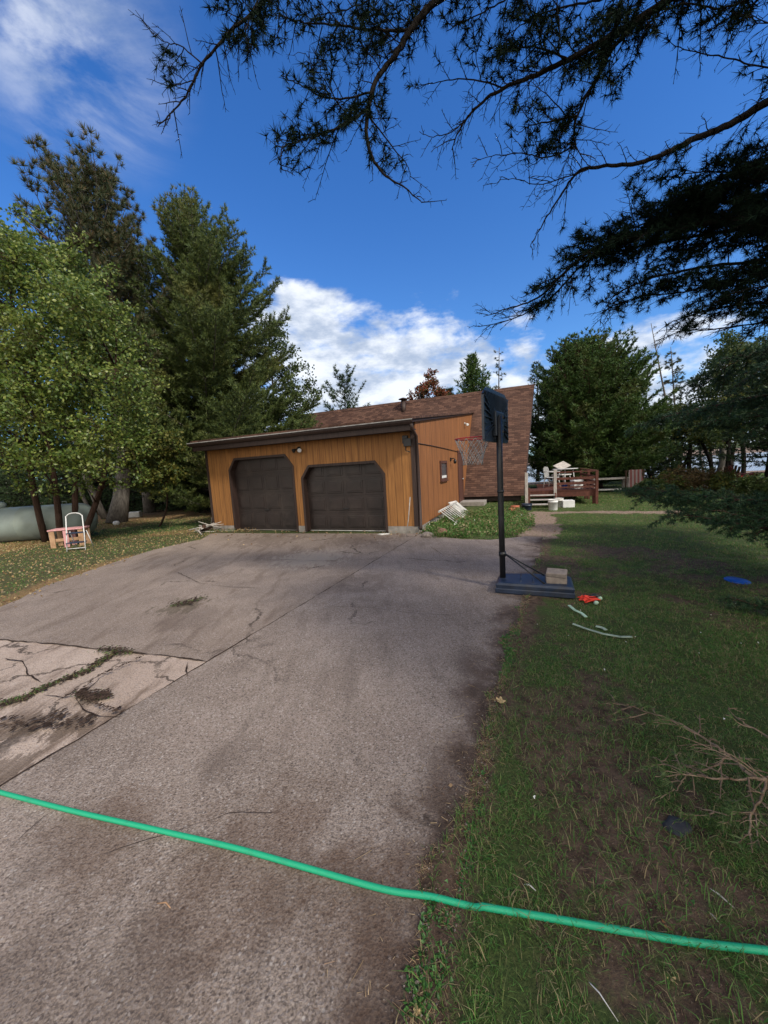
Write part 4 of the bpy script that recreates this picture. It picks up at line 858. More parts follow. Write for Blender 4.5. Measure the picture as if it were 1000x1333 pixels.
# clutter by the trees and fire pit
def dpos(px, py): return gnd(px, py)
bt = empty('bench_table', dpos(793, 641), R_(-15), 'low weathered grey work table under the big dark cedar', 'table')
B().box(-.75, .75, -.3, .3, .62, .70, .01).build('tabletop', M['greywood'], bt); B().box(-.7, .7, -.25, .25, .12, .17, .01).build('shelf', M['whitedirty'], bt)
for sx in (-.68, .68):
    for sy in (-.24, .24): B().box(sx-.05, sx+.05, sy-.05, sy+.05, 0, .62).build('leg', M['greywood'], bt)
p_ = dpos(826, 641); ra = empty('drying_rack', p_, R_(-25), 'dark wooden post rack beside the low grey table', 'rack')
B().tube([(-.35, 0, 0), (-.33, 0, 1.02)], .03, 6).build('post', M['bark'], ra); B().tube([(.35, 0, 0), (.33, 0, 1.0)], .03, 6).build('post', M['bark'], ra); B().tube([(-.4, 0, .98), (.4, 0, .98)], .025, 6).build('rail', M['bark'], ra)
tw = B(); rows = []
for j in range(8):
    z_ = 1.01-.11*j; rows.append([tw.bm.verts.new((x_*(.8+.2*j/7)+.02*math.sin(9*x_+j), -.03-.012*j+.025*math.sin(14*x_), z_+(.03 if j == 0 else 0))) for x_ in np.linspace(-.30, .30, 13)])
for a_, c_ in zip(rows[:-1], rows[1:]):
    for k in range(12): tw.bm.faces.new((a_[k], a_[k+1], c_[k+1], c_[k]))
bmesh.ops.solidify(tw.bm, geom=tw.bm.faces[:], thickness=.012); o = tw.build('towel', M['towel']); o.location = p_+np.array([0, -.04, 0]); o.rotation_euler = (0, 0, R_(-25)); tag(o, 'pale towel with red stripes hanging over the rack by the cedar', 'towel')
def adirondack(px, py, rz, label, mat, sc=1.):
    o = empty('garden_chair', dpos(px, py), rz, label, 'chair', 'dark chairs around the fire pit'); o.scale = (sc,)*3
    B().box(-.28, .28, -.30, .25, .30, .34, .006, Matrix.Rotation(R_(-8), 4, 'X')).build('seat', mat, o)
    bk = B()
    for k in range(5):
        x_ = -.22+.11*k; h_ = .98-.04*abs(k-2)**1.3; bk.bar((x_, .22, .30), (x_*1.15, .50, h_), .095, .02)
    bk.build('backrest', mat, o)
    for sx in (-1, 1):
        B().box(sx*.36-.06, sx*.36+.06, -.38, .35, .56, .58, .004).build('armrest', mat, o); B().box(sx*.32-.02, sx*.32+.02, -.34, -.25, 0, .56).build('leg', mat, o); B().bar((sx*.31, .45, 0), (sx*.31, -.25, .34), .03, .09).build('leg', mat, o)
    return o
adirondack(948, 631, R_(150), 'dark wooden garden chair at the left of the fire pit', M['bark']); adirondack(968, 633, R_(60), 'dark red garden chair right of the fire pit with a red cushion', M['darkred']); adirondack(990, 631, R_(-140), 'dark red garden chair at the far right edge of the yard', M['darkred'])
fp = empty('fire_pit', dpos(958, 637), 0, 'dark round metal fire pit among the dark chairs', 'fire pit')
B().lathe([(.0, .18), (.25, .2), (.36, .36), (.42, .37), (.42, .40), (.35, .40), (.2, .25), (0, .24)], 20).build('bowl', M['black'], fp)
for k in range(3): B().tube([(.25*math.cos(k*2.1), .25*math.sin(k*2.1), .25), (.36*math.cos(k*2.1), .36*math.sin(k*2.1), 0)], .018, 6).build('leg', M['black'], fp)
o = B().box(-.25, .25, -.2, .2, 0, .12, .05).build('cushion', M['redcloth']); o.location = dpos(968, 633)+np.array([0, 0, .36]); o.rotation_euler = (0, 0, 1.); tag(o, 'red cushion resting on the dark red garden chair', 'cushion')
o = rock(921, 637, (.22, .15, .12), 'white stone at the foot of the rusty shrubs', M['white'], seed=12)
# ------------------------------------------------------------------ vegetation tools
def tufts(P_, D_, n, ln_, wd, spread, g=None, leaf=False):
    g = g or rng; N = len(P_); P_ = np.repeat(P_, n, 0); D_ = np.repeat(nrm(D_), n, 0)
    d = nrm(D_+spread*g.normal(size=D_.shape)); L = ln_*g.uniform(.65, 1.15, (len(d), 1)); s = nrm(np.cross(d, g.normal(size=d.shape)))
    w_ = wd*g.uniform(.8, 1.2, (len(d), 1))
    if leaf:
        m_ = P_+d*L*.5; nn2 = nrm(np.cross(d, s)); V = np.stack([P_, m_+s*w_*.5+nn2*L*.06, P_+d*L, m_-s*w_*.5+nn2*L*.06], 1).reshape(-1, 3)
        i = np.arange(len(d))*4; T_ = np.concatenate([np.stack([i, i+1, i+2], -1), np.stack([i, i+2, i+3], -1)])
    else:
        V = np.stack([P_-s*w_*.5, P_+s*w_*.5, P_+d*L], 1).reshape(-1, 3); i = np.arange(len(d))*3; T_ = np.stack([i, i+1, i+2], -1)
    return V, T_
def segs(P0, P1, R0, R1, k=3):
    P0 = np.asarray(P0, float).reshape(-1, 3); P1 = np.asarray(P1, float).reshape(-1, 3); R0 = np.asarray(R0, float).reshape(-1, 1); R1 = np.asarray(R1, float).reshape(-1, 1)
    d = nrm(P1-P0); h = np.where(np.abs(d[:, 2:3]) > .9, np.array([[1, 0, 0.]]), np.array([[0, 0, 1.]])); x = nrm(np.cross(d, h)); y = np.cross(d, x); N = len(d)
    vs = []
    for P_, R in ((P0, R0), (P1, R1)):
        for j in range(k): a_ = 2*math.pi*j/k; vs.append(P_+(x*math.cos(a_)+y*math.sin(a_))*R)
    V = np.stack(vs, 1).reshape(-1, 3); i = np.arange(N)*2*k
    T_ = np.concatenate([np.concatenate([np.stack([i+j, i+(j+1) % k, i+k+(j+1) % k], -1), np.stack([i+j, i+k+(j+1) % k, i+k+j], -1)]) for j in range(k)])
    return V, T_
def join(lst):
    Vs = []; Ts = []; o = 0
    for V, T_ in lst:
        if len(V): Vs.append(V); Ts.append(T_+o); o += len(V)
    return np.concatenate(Vs), np.concatenate(Ts)
class Acc:
    def __init__(s): s.a = []; s.b = []; s.ra = []; s.rb = []; s.tp = []; s.td = []
    def path(s, pts, r0, r1):
        pts = np.asarray(pts); n = len(pts)-1; r = np.linspace(r0, r1, n+1)
        s.a.append(pts[:-1]); s.b.append(pts[1:]); s.ra.append(r[:-1]); s.rb.append(r[1:])
    def tuft(s, p, d): s.tp.append(np.atleast_2d(p)); s.td.append(np.atleast_2d(d))
    def wood(s, k=4): return segs(np.concatenate(s.a), np.concatenate(s.b), np.concatenate(s.ra), np.concatenate(s.rb), k)
def trunk_path(base, top, bend, n=12, seed=0):
    g = np.random.default_rng(seed); t_ = np.linspace(0, 1, n)[:, None]; o = g.normal(size=(2, 3))*bend; o[:, 2] = 0
    return base+(top-base)*t_+np.sin(t_*math.pi)*o[0]+np.sin(t_*math.pi*2.3)*o[1]*.5
def tree_obj(name, base, label, cat, group=None): return empty(name, base, 0, label, cat, group)
def finish(root, base, wood, leaves, mw, ml, crown='crown', trunk='trunk', trunkpts=None, trad=None):
    base = np.asarray(base)
    if trunkpts is not None:
        b_ = B(); pts = [tuple(np.asarray(p)-base) for p in trunkpts]; b_.tube(pts, trad, 10); 
        b_.build(trunk, mw, root)
    V, T_ = wood; 
    if len(V): fast('limbs', V-base, T_, mw, root, smooth=True)
    V, T_ = leaves; fast(crown, V-base, T_, ml, root)

def conifer(name, base, top, prof, label, cat='tree', mat='n_white', bark='bark', whorls=30, per=6, start=.12, rise=(.75, .05), curl=.25, tl=.33, sp=.14, tn=6, tlen=.13, tw=.018, spread=.5, up=.35, r=.16, seed=1, group=None, gap=0., stationgap=.24, dead=0, bias=None, jit=.25):
    g = np.random.default_rng(seed); base = np.asarray(base, float); top = np.asarray(top, float); Ht = np.linalg.norm(top-base); tpth = trunk_path(base, top, r*1.2, 14, seed)
    A_ = Acc(); tt = np.linspace(0, 1, 14)
    ax_ = lambda h: np.array([np.interp(h, tt, tpth[:, k]) for k in range(3)])
    hs = start+(1-start)*np.linspace(0, 1, whorls)**.85
    for wi, h in enumerate(hs):
        if h > .995: continue
        R0 = np.interp(h, prof[0], prof[1]); a0 = g.uniform(0, 6.28); pe = per if R0 > .6 else 4
        for k in range(pe):
            if g.random() < gap: continue
            a_ = a0+6.283*k/pe+g.normal()*.25; L = R0*g.uniform(1-jit*1.6, 1+jit*.7)
            if bias is not None: L *= 1+bias[1]*math.cos(a_-bias[0])
            p0 = ax_(min(.99, h+g.normal()*.008)); hd = np.array([math.cos(a_), math.sin(a_), 0]); el_ = rise[1]+(rise[0]-rise[1])*h**1.5+g.normal()*.08
            n = max(3, int(L/.3)); t_ = np.linspace(0, 1, n+1)[:, None]
            side = np.array([-hd[1], hd[0], 0]); wob = g.normal()*.12
            pt = p0+hd*L*t_*math.cos(el_)+np.array([0, 0, 1])*(L*t_*math.sin(el_)+curl*L*(t_**2-.6*t_))+side*(wob*L*t_**2)
            A_.path(pt, .012+.011*L, .006)
            ns = max(2, int(L/stationgap))
            for j in range(ns):
                f = .18+.82*(j+g.random()*.6)/ns
                if f > 1: f = 1
                q0 = np.array([np.interp(f, t_[:, 0], pt[:, c]) for c in range(3)]); tg = nrm(pt[-1]-pt[-2] if f > .8 else pt[n//2]-pt[0])
                for sg in (-1, 1):
                    tl_ = max(.18, L*tl*(1.05-.65*f))*g.uniform(.6, 1.2)
                    d = nrm(tg*g.uniform(.5, 1.0)+sg*side*g.uniform(.6, 1.)+np.array([0, 0, g.normal()*.18+up*.25])); e = q0+d*tl_
                    A_.path(np.stack([q0, e]), .007, .003)
                    m_ = max(1, int(tl_/sp)); u_ = (np.arange(m_)+.7+g.random(m_)*.4)/m_
                    A_.tuft(q0+d*tl_*u_[:, None], np.tile(nrm(d*.7+np.array([0, 0, up])), (m_, 1))+g.normal(size=(m_, 3))*.2)
            A_.tuft(pt[-2:], np.tile(nrm(pt[-1]-pt[-2]), (2, 1)))
    for k in range(dead):
        h = g.uniform(.06, start+.1); a_ = g.uniform(0, 6.28); p0 = ax_(h); L = g.uniform(.5, 1.6); hd = np.array([math.cos(a_), math.sin(a_), -.1+g.normal()*.2]); A_.path(np.stack([p0, p0+hd*L*.5, p0+hd*L+g.normal(size=3)*.08]), .02, .004)
    tp_, td_ = np.concatenate(A_.tp), np.concatenate(A_.td)
    root = tree_obj(name, base, label, cat, group)
    finish(root, base, A_.wood(3), tufts(tp_, td_, tn, tlen, tw, spread, g), M[bark], M[mat], trunkpts=tpth, trad=list(np.linspace(r, r*.12, 14)*np.r_[1.25, np.ones(13)]))
    return root

def leafy(name, base, clumps, label, cat='tree', mat='leaf', bark='bark', stems=None, nleaf=30000, ll=.085, lw=.055, r=.09, seed=1, group=None, twigs=14, droop=.25, inner=.55):
    """clumps: array (n,4) centre+radius. Limbs run from the stems to each clump, twigs fan out, leaves sit along the twigs"""
    g = np.random.default_rng(seed); base = np.asarray(base, float); clumps = np.asarray(clumps, float); A_ = Acc(); root = tree_obj(name, base, label, cat, group)
    stems = stems or [(base, np.array([*clumps[:, :2].mean(0), clumps[:, 2].max()-.5]))]
    sp_ = []
    for k, (b_, t_) in enumerate(stems):
        pth = trunk_path(np.asarray(b_, float), np.asarray(t_, float), .18, 12, seed+k); sp_.append(pth)
        bb = B(); bb.tube([tuple(p-base) for p in pth], list(np.linspace(r, r*.15, 12)), 9); bb.build('trunk', M[bark], root)
    allp = np.concatenate(sp_); P_all = []; D_all = []
    vol = clumps[:, 3]**2; cnt = np.maximum(40, (nleaf*vol/vol.sum()).astype(int))
    for c, nl in zip(clumps, cnt):
        cp, R = c[:3], c[3]; dlt = allp-cp; cost = np.linalg.norm(dlt, axis=1)+2.5*np.maximum(0, dlt[:, 2]+.5*np.linalg.norm(dlt[:, :2], axis=1)*.5); s0_ = allp[np.argmin(cost)]
        mid = (s0_+cp)/2+g.normal(size=3)*.12+np.array([0, 0, .12*np.linalg.norm(cp-s0_)]); t_ = np.linspace(0, 1, 7)[:, None]
        pt = (1-t_)**2*s0_+2*t_*(1-t_)*mid+t_**2*cp; A_.path(pt, min(r*.45, .012+.012*np.linalg.norm(cp-s0_)), .008)
        for k in range(twigs):
            d = nrm(g.normal(size=3)*np.array([1, 1, .75])+np.array([0, 0, .15])); L = R*g.uniform(.65, 1.12); st_ = cp+g.normal(size=3)*R*.15; e = st_+d*L+np.array([0, 0, -droop*L*.6]); m_ = st_+d*L*.55
            A_.path(np.stack([st_, m_, e]), .007, .002); n = max(3, nl//twigs); u_ = inner*.3+(1-inner*.3)*g.random(n)**.7
            pp = np.where(u_[:, None] < .55, st_+(m_-st_)*(u_[:, None]/.55), m_+(e-m_)*((u_[:, None]-.55)/.45))
            P_all.append(pp+g.normal(size=(n, 3))*R*.13); D_all.append(nrm(d+g.normal(size=(n, 3))*.8+np.array([0, 0, -.35])))
    V, T_ = tufts(np.concatenate(P_all), np.concatenate(D_all), 1, ll, lw, .3, g, leaf=True)
    finish(root, base, A_.wood(3), (V, T_), M[bark], M[ml_] if (ml_ := mat) else None)
    return root
def clumps_px(poly, n, Ymin, Ymax, rmin, rmax, seed=0, shrink=None):
    g = np.random.default_rng(seed); xs = [p[0] for p in poly]; ys = [p[1] for p in poly]; out = []
    tries = 0
    while len(out) < n and tries < 40000:
        tries += 1; x = g.uniform(min(xs), max(xs)); y = g.uniform(min(ys), max(ys))
        if not inpoly(np.array([x]), np.array([y]), poly)[0]: continue
        Yd = g.uniform(Ymin, Ymax); p = at(x, y, Yd); R = g.uniform(rmin, rmax)
        if any(np.linalg.norm(p-o[:3]) < .75*(R+o[3])*.62 for o in out): continue
        out.append(np.array([*p, R]))
    return out
def g0(px, py): p = gnd(px, py); return np.array([p[0], p[1], -.03])

# ------------------------------------------------------------------ left trees
poly = [(-80, 320), (0, 300), (50, 306), (92, 330), (128, 372), (146, 420), (168, 458), (182, 490), (180, 540), (170, 580), (150, 608), (90, 620), (20, 612), (-80, 600)]
lb = g0(78, 704); lb[1] = 11.2; lb[0] = ray(78, 700)[0]*11.2/ray(78, 700)[1]
cl_ = clumps_px(poly, 135, 9.2, 13.2, .38, .85, 3)+[np.array([*at(x, y, Yd), r_]) for x, y, Yd, r_ in [(60, 285, 11, .3), (20, 278, 11.5, .3), (108, 312, 11, .28), (140, 356, 11, .3), (165, 400, 11.3, .3), (188, 448, 11, .32), (205, 500, 11.2, .3), (200, 470, 12, .25), (196, 560, 11, .35), (178, 612, 10.8, .3), (30, 630, 10.5, .3), (110, 632, 10.5, .3), (66, 640, 10.6, .25), (150, 628, 10.6, .3)]]
sts = [(lb+np.array([-.55, .1, 0]), at(10, 330, 11.0)), (lb, at(60, 310, 11.4)), (lb+np.array([.5, .15, 0]), at(150, 420, 11.2)), (lb+np.array([.15, .4, 0]), at(110, 380, 12))]
leafy('maple_tree', lb, cl_, 'big bright green leafy tree with several slim brown trunks in front of the tank', mat='leaf', stems=sts, nleaf=84000, ll=.10, lw=.062, r=.095, seed=4, twigs=26, droop=.35)
b_ = g0(222, 664)
leafy('young_maple', b_, clumps_px([(168, 575), (215, 560), (238, 600), (238, 620), (200, 625), (165, 612)], 12, 11.5, 13, .35, .55, 5), 'small leafy sapling with yellowing leaves between the big leafy tree and the garage', mat='leafy', stems=[(at(205, 668, 13.5)*[1, 1, 0], at(200, 590, 12.3))], nleaf=6500, ll=.11, lw=.07, r=.04, seed=6)
# red pine behind it
b_ = g0(152, 681); tpp = at(116, 222, b_[1]+.3)
conifer('red_pine', b_, tpp, ([0, .3, .45, .6, .75, .9, 1], [2.0, 2.9, 3.0, 2.9, 2.5, 1.7, .5]), 'tall red pine with open tufted top rising over the leafy tree at far left', mat='n_red', bark='barkg', whorls=25, per=5, start=.36, rise=(1.0, .25), curl=.5, tl=.32, sp=.17, tn=46, tlen=.27, tw=.024, spread=.6, up=.7, r=.34, seed=12, stationgap=.34, gap=.10, dead=14, jit=.4)
b_ = g0(196, 668); tpp = at(172, 320, b_[1]-1.)
conifer('pine_tree', b_, tpp, ([0, .3, .5, .7, .9, 1], [2.2, 3.2, 3.2, 2.7, 1.5, .5]), 'brownish red pine between the tallest pine and the dense white pine', mat='n_red', bark='barkg', whorls=26, per=5, start=.30, rise=(.9, .15), curl=.4, tl=.32, sp=.20, tn=36, tlen=.28, tw=.020, spread=.6, up=.6, r=.27, seed=23, stationgap=.34, gap=.08, dead=12, jit=.35)
# white pine behind the garage
b_ = np.array([*gnd(288, 660)[:2], -.03]); b_ = at(290, 660, 19.)*np.array([1, 1, 0]); tpp = at(240, 256, 18.4)
conifer('white_pine', b_, tpp, ([0, .08, .2, .32, .45, .6, .75, .88, .95, 1], [4.4, 4.9, 5.0, 4.6, 3.9, 3.2, 2.3, 1.5, .8, .2]), 'tall dense white pine with layered yellow-green boughs behind the garage', mat='n_white', bark='barkg', whorls=46, per=7, start=.05, rise=(.85, .08), curl=.42, tl=.32, sp=.10, tn=16, tlen=.20, tw=.028, spread=.6, up=.6, r=.27, seed=31, stationgap=.20, jit=.3, bias=(R_(-5), .14))
# broad-leaved tree right of the white pine
b_ = at(372, 650, 22)*np.array([1, 1, 0])
leafy('aspen_tree', b_, clumps_px([(335, 420), (350, 395), (372, 440), (392, 478), (398, 520), (404, 540), (360, 560), (330, 540)], 26, 20, 23.5, .6, .95, 7), 'loose leafy tree at the right flank of the dense white pine', mat='leafd', bark='barkg', stems=[(b_, at(352, 410, 22))], nleaf=9000, ll=.15, lw=.10, r=.12, seed=9)
# understorey and dark woods on the left
wood_trees = []
for i, (px, Yd, hh, sd) in enumerate([(20, 24, 8, 1), (105, 27, 9, 2), (180, 26, 8.5, 3), (232, 24, 7.5, 4)]):
    if i < 3:
        b_ = at(px, 655, Yd)*np.array([1, 1, 0]); tpp = b_+np.array([0, 0, hh])
        rt = conifer('spruce_tree', b_, tpp, ([0, .1, .3, .6, 1], [2.6, 2.8, 2.4, 1.4, .15]), 'dark spruce in the woods behind the big leafy tree', mat='n_fir', bark='barkd', whorls=26, per=7, start=.02, rise=(.4, -.25), curl=.1, tl=.38, sp=.26, tn=7, tlen=.24, tw=.045, spread=.5, up=-.1, r=.13, seed=50+sd, stationgap=.32, group='dark spruces in the left woods'); wood_trees.append(rt)
def copy_tree(o, loc, rz, sc, label=None, group=None):
    c = o.copy(); COL.objects.link(c); c.location = loc; c.rotation_euler = (0, 0, rz); c.scale = (sc,)*3
    if label: c['label'] = label
    if group: c['group'] = group
    for ch in list(o.children):
        d = ch.copy(); COL.objects.link(d); d.parent = c
    return c
rs = random.Random(3)
for i_, (px, Yd, sc) in enumerate(sorted([(-40, 22, 1.), (60, 30, 1.25), (140, 33, 1.2), (215, 31, 1.1), (255, 27, .95), (285, 30, 1.0), (5, 34, 1.4), (320, 33, .8), (-90, 30, 1.3), (350, 30, .7), (245, 21, .62), (300, 24, .75), (100, 38, 1.4), (180, 40, 1.3), (260, 40, 1.15), (30, 20, .55), (-20, 40, 1.5), (175, 23, .8), (130, 24, .75), (270, 22, .8), (215, 22, .75), (90, 24, .8), (250, 34, 1.2), (310, 38, 1.)])):
    b_ = at(px, 655, Yd)*np.array([1, 1, 0]); copy_tree(rs.choice(wood_trees), tuple(b_), rs.uniform(0, 6.28), sc, ('tall ' if sc > 1.05 else 'shorter ')+'dark spruce '+('deep in the woods ' if Yd > 28 else 'at the front of the woods ')+('seen left of the tank trunks' if px < 40 else 'behind the big leafy tree' if px < 150 else 'between the leafy tree and garage' if px < 262 else 'hidden behind the garage'), 'dark spruces in the left woods')
for k, (px, py, px2, w_, h_, lb2) in enumerate([(222, 665, 219, .14, 6, 'slim grey trunk right of the pale grey trunks, nearest the garage'), (122, 672, 112, .10, 6, 'thin leaning trunk left of the thick grey trunk'), (138, 676, 124, .17, 7, 'medium grey trunk leaning just left of the thick grey trunk'), (12, 668, 14, .05, 5, 'very thin pale trunk at the far left edge'), (30, 672, 42, .06, 4, 'thin white birch stem leaning behind the tank'), (160, 665, 155, .05, 5, 'thin bare stem right of the thick grey trunk')]):
    b_ = g0(px, py); tpp = b_+np.array([(px2-px)*.06-.4, 0, h_]); birch = 'birch' in lb2 or 'pale trunk at' in lb2
    rt = tree_obj('bare_trunk', b_, lb2, 'tree'); pth = trunk_path(b_, tpp, .12, 10, 60+k); bb = B(); bb.tube([tuple(p-b_) for p in pth], list(np.linspace(w_, w_*.5, 10)), 9); bb.build('trunk', M['barkw' if birch else 'barkg'], rt)
    A_ = Acc(); g = np.random.default_rng(k)
    for j in range(14):
        p_ = pth[g.integers(3, 9)]; a_ = g.uniform(0, 6.28); L = g.uniform(.4, 1.2); e = p_+np.array([math.cos(a_), math.sin(a_), g.uniform(-.2, .5)])*L; A_.path(np.stack([p_, (p_+e)/2+g.normal(size=3)*.05, e]), .015, .003)
    V, T_ = A_.wood(3); fast('branches', V-b_, T_, M['barkg'], rt)
# low bushes along the woods
for k, (px, py, s_) in enumerate([(10, 690, 1.0), (245, 662, .8), (180, 662, .6), (100, 672, .9), (262, 668, .5), (-30, 700, 1.3)]):
    b_ = g0(px, py); g = np.random.default_rng(k+90)
    cl_ = [np.array([*(b_+np.array([g.normal()*.5*s_, g.normal()*.4*s_, g.uniform(.3, 1.2)*s_])), g.uniform(.3, .5)*s_]) for _ in range(9)]
    leafy('bush', b_, cl_, ['low dark bush under the left edge of the leafy tree', 'dark bush right beside the left garage wall', 'small dark bush between the grey trunks', 'dark bush behind the right end of the tank', 'smallest dark bush nearest the garage corner', 'large dark bush at the far left edge'][k], 'bush', mat='leafd', stems=[(b_, b_+np.array([.1, 0, .8*s_])), (b_+np.array([.3, .1, 0]), b_+np.array([.5, 0, .7*s_]))], nleaf=2600, ll=.10, lw=.06, r=.025, seed=k, group='undergrowth bushes at the left woods')
# ------------------------------------------------------------------ trees behind the house
b_ = at(452, 640, 34)*np.array([1, 1, 0]); conifer('pine_tree', b_, at(448, 484, 34), ([0, .4, .7, .9, 1], [2., 2.3, 1.9, 1.2, .3]), 'dark small-crowned pine alone against the clouds above the left part of the roof', mat='n_fir', bark='barkd', whorls=20, per=5, start=.4, rise=(.9, .2), curl=.5, tl=.3, sp=.4, tn=14, tlen=.36, tw=.05, spread=.7, up=.5, r=.14, seed=71, stationgap=.45, gap=.3, jit=.5)
b_ = at(562, 640, 30)*np.array([1, 1, 0]); leafy('maple_tree', b_, clumps_px([(535, 520), (548, 492), (560, 484), (574, 500), (582, 520), (560, 560), (530, 560)], 20, 28.5, 31.5, .5, .8, 8), 'reddening maple just behind the roof beside the chimney', mat='leafr', stems=[(b_, at(558, 495, 30))], nleaf=7000, ll=.18, lw=.12, r=.11, seed=19)
b_ = at(618, 640, 27)*np.array([1, 1, 0]); conifer('cedar_tree', b_, at(616, 466, 27), ([0, .5, .7, .9, 1], [2.3, 1.9, 1.4, .7, .2]), 'pointed green conifer behind the middle of the roof ridge', mat='n_cedar', bark='barkd', whorls=34, per=6, start=.3, rise=(.8, .4), curl=.3, tl=.4, sp=.2, tn=7, tlen=.28, tw=.06, spread=.5, up=.5, r=.12, seed=72, stationgap=.3, jit=.4)
b_ = at(588, 640, 31)*np.array([1, 1, 0]); conifer('cedar_tree', b_, at(585, 508, 31), ([0, .6, .85, 1], [1.6, 1.2, .6, .2]), 'short dark conifer between the red maple and the pointed conifer', mat='n_fir', bark='barkd', whorls=26, per=5, start=.3, rise=(.8, .3), curl=.3, tl=.4, sp=.25, tn=6, tlen=.3, tw=.06, spread=.5, up=.4, r=.1, seed=73, stationgap=.3)
def snag(px, Yd, pxt, pyt, label, r=.12, n=60, seed=0, mat='n_larch', tn=3, name='larch_tree', L0=1.3, yb=640, dens=.5):
    b_ = at(px, yb, Yd)*np.array([1, 1, 0]); tpp = at(pxt, pyt, Yd); rt = tree_obj(name, b_, label, 'tree'); g = np.random.default_rng(seed); pth = trunk_path(b_, tpp, .15, 14, seed)
    bb = B(); bb.tube([tuple(p-b_) for p in pth], list(np.linspace(r, r*.15, 14)), 8); bb.build('trunk', M['barkg'], rt); A_ = Acc(); tt = np.linspace(0, 1, 14)
    for j in range(n):
        h = g.uniform(.3, .97); p_ = np.array([np.interp(h, tt, pth[:, c]) for c in range(3)]); a_ = g.uniform(0, 6.28); L = L0*g.uniform(.4, 1.1)*(1.25-h); d = np.array([math.cos(a_), math.sin(a_), g.uniform(-.1, .45)])
        pt = np.stack([p_, p_+d*L*.5, p_+d*L+np.array([0, 0, .12*L])]); A_.path(pt, .02, .005)
        for q_ in range(4):
            s_ = p_+d*L*g.uniform(.3, 1); e = s_+nrm(d+g.normal(size=3)*.7)*L*.35; A_.path(np.stack([s_, e]), .008, .003)
            if g.random() < dens: A_.tuft(s_+(e-s_)*np.linspace(.2, 1, 5)[:, None], np.tile(d, (5, 1)))
    V, T_ = A_.wood(3); fast('limbs', V-b_, T_, M['barkg'], rt)
    if A_.tp: V, T_ = tufts(np.concatenate(A_.tp), np.concatenate(A_.td), tn, .16, .035, .8, g); fast('crown', V-b_, T_, M[mat], rt)
    return rt
snag(651, 28, 650, 452, 'thin nearly bare tree behind the roof ridge, right of the pointed conifer', n=60, seed=5, L0=1.1)
# ------------------------------------------------------------------ right background trees
b_ = at(776, 641, 19.5)*np.array([1, 1, 0])
conifer('cedar_tree', b_, at(756, 458, 19.), ([0, .06, .15, .3, .45, .6, .75, .88, .95, 1], [2.9, 3.3, 3.5, 3.45, 3.2, 2.8, 2.3, 1.6, 1.0, .4]), 'massive dense dark green cedar right of the house behind the deck', mat='n_cedar', bark='bark', whorls=64, per=9, start=.05, rise=(1.0, .15), curl=.35, tl=.30, sp=.12, tn=8, tlen=.18, tw=.05, spread=.6, up=.35, r=.3, seed=81, stationgap=.20, jit=.22)


snag(890, 26, 848, 420, 'tall thin half-bare trunk leaning left against the clouds', r=.11, n=36, seed=16, name='dead_tree', L0=1.0, dens=.1)
snag(880, 27, 873, 452, 'sparse larch with thin foliage right of the leaning bare trunk', r=.11, n=95, seed=17, L0=1.5, dens=.8, tn=5)
snag(915, 29, 908, 490, 'shorter sparse larch nearer the lake', r=.10, n=90, seed=18, L0=1.6, dens=.9, tn=5)
conifer('spruce_tree', at(1050, 640, 13)*np.array([1, 1, 0]), at(1055, 380, 13), ([0, .1, .3, .6, .85, 1], [2.2, 2.7, 2.6, 1.9, 1.0, .2]), 'dark spruce cut by the right picture edge behind the low boughs', mat='n_fir', bark='barkd', whorls=32, per=7, start=.16, rise=(.5, -.05), curl=.2, tl=.34, sp=.16, tn=9, tlen=.16, tw=.03, spread=.55, up=.1, r=.17, seed=95, stationgap=.22)

for nm_, px, Yd, pxt, pyt, lb2, mt_, R, sd in [('spruce_tree', 882, 25, 880, 540, 'dark spruce standing before the left end of the lake view', 'n_fir', 1.7, 96), ('spruce_tree', 926, 27, 928, 520, 'slim dark spruce between the shoreline trunks', 'n_fir', 1.6, 97), ('spruce_tree', 850, 22, 842, 545, 'short dark spruce at the right foot of the massive cedar', 'n_fir', 1.9, 92), ('hemlock_tree', 735, 26, 720, 500, 'dark conifer showing between the roof edge and the massive cedar', 'n_fir', 2.4, 93), ('hemlock_tree', 700, 30, 698, 470, 'dark conifer tip just behind the right end of the roof', 'n_fir', 2.3, 94)]:
    b_ = at(px, 640, Yd)*np.array([1, 1, 0]); conifer(nm_, b_, at(pxt, pyt, Yd), ([0, .2, .6, 1], [R, R, R*.6, .15]), lb2, mat=mt_, bark='barkd', whorls=26, per=6, start=.06, rise=(.6, .0), curl=.25, tl=.36, sp=.24, tn=6, tlen=.25, tw=.05, spread=.5, up=.1, r=.13, seed=sd, stationgap=.3)
for k, (px, Yd, poly_, mt_, lb2, n_, nl) in enumerate([
    (945, 23, [(915, 520), (925, 470), (950, 445), (985, 440), (1010, 450), (1010, 560), (960, 572), (920, 565)], 'leafd', 'round-topped dark leafy tree at the right above the fire pit', 44, 24000),
    (872, 24, [(850, 560), (862, 535), (890, 530), (925, 540), (930, 575), (890, 590), (858, 590)], 'leafy', 'low leafy tree with yellowing leaves in front of the lake', 16, 6500),
    (1010, 17, [(985, 520), (1010, 480), (1060, 470), (1060, 580), (1000, 590)], 'leafd', 'dark leafy tree cut off by the right edge of the picture', 16, 9000)]):
    b_ = at(px, 636, Yd)*np.array([1, 1, 0]); cx_ = np.mean([p[0] for p in poly_]); cy_ = np.min([p[1] for p in poly_])
    leafy('alder_tree', b_, clumps_px(poly_, n_, Yd-2, Yd+2, .6, 1., 20+k), lb2, mat=mt_, bark='barkd', stems=[(b_, at(cx_-10, cy_+30, Yd)), (b_+np.array([.5, .2, 0]), at(cx_+20, cy_+50, Yd))], nleaf=nl, ll=.15, lw=.10, r=.13, seed=30+k)
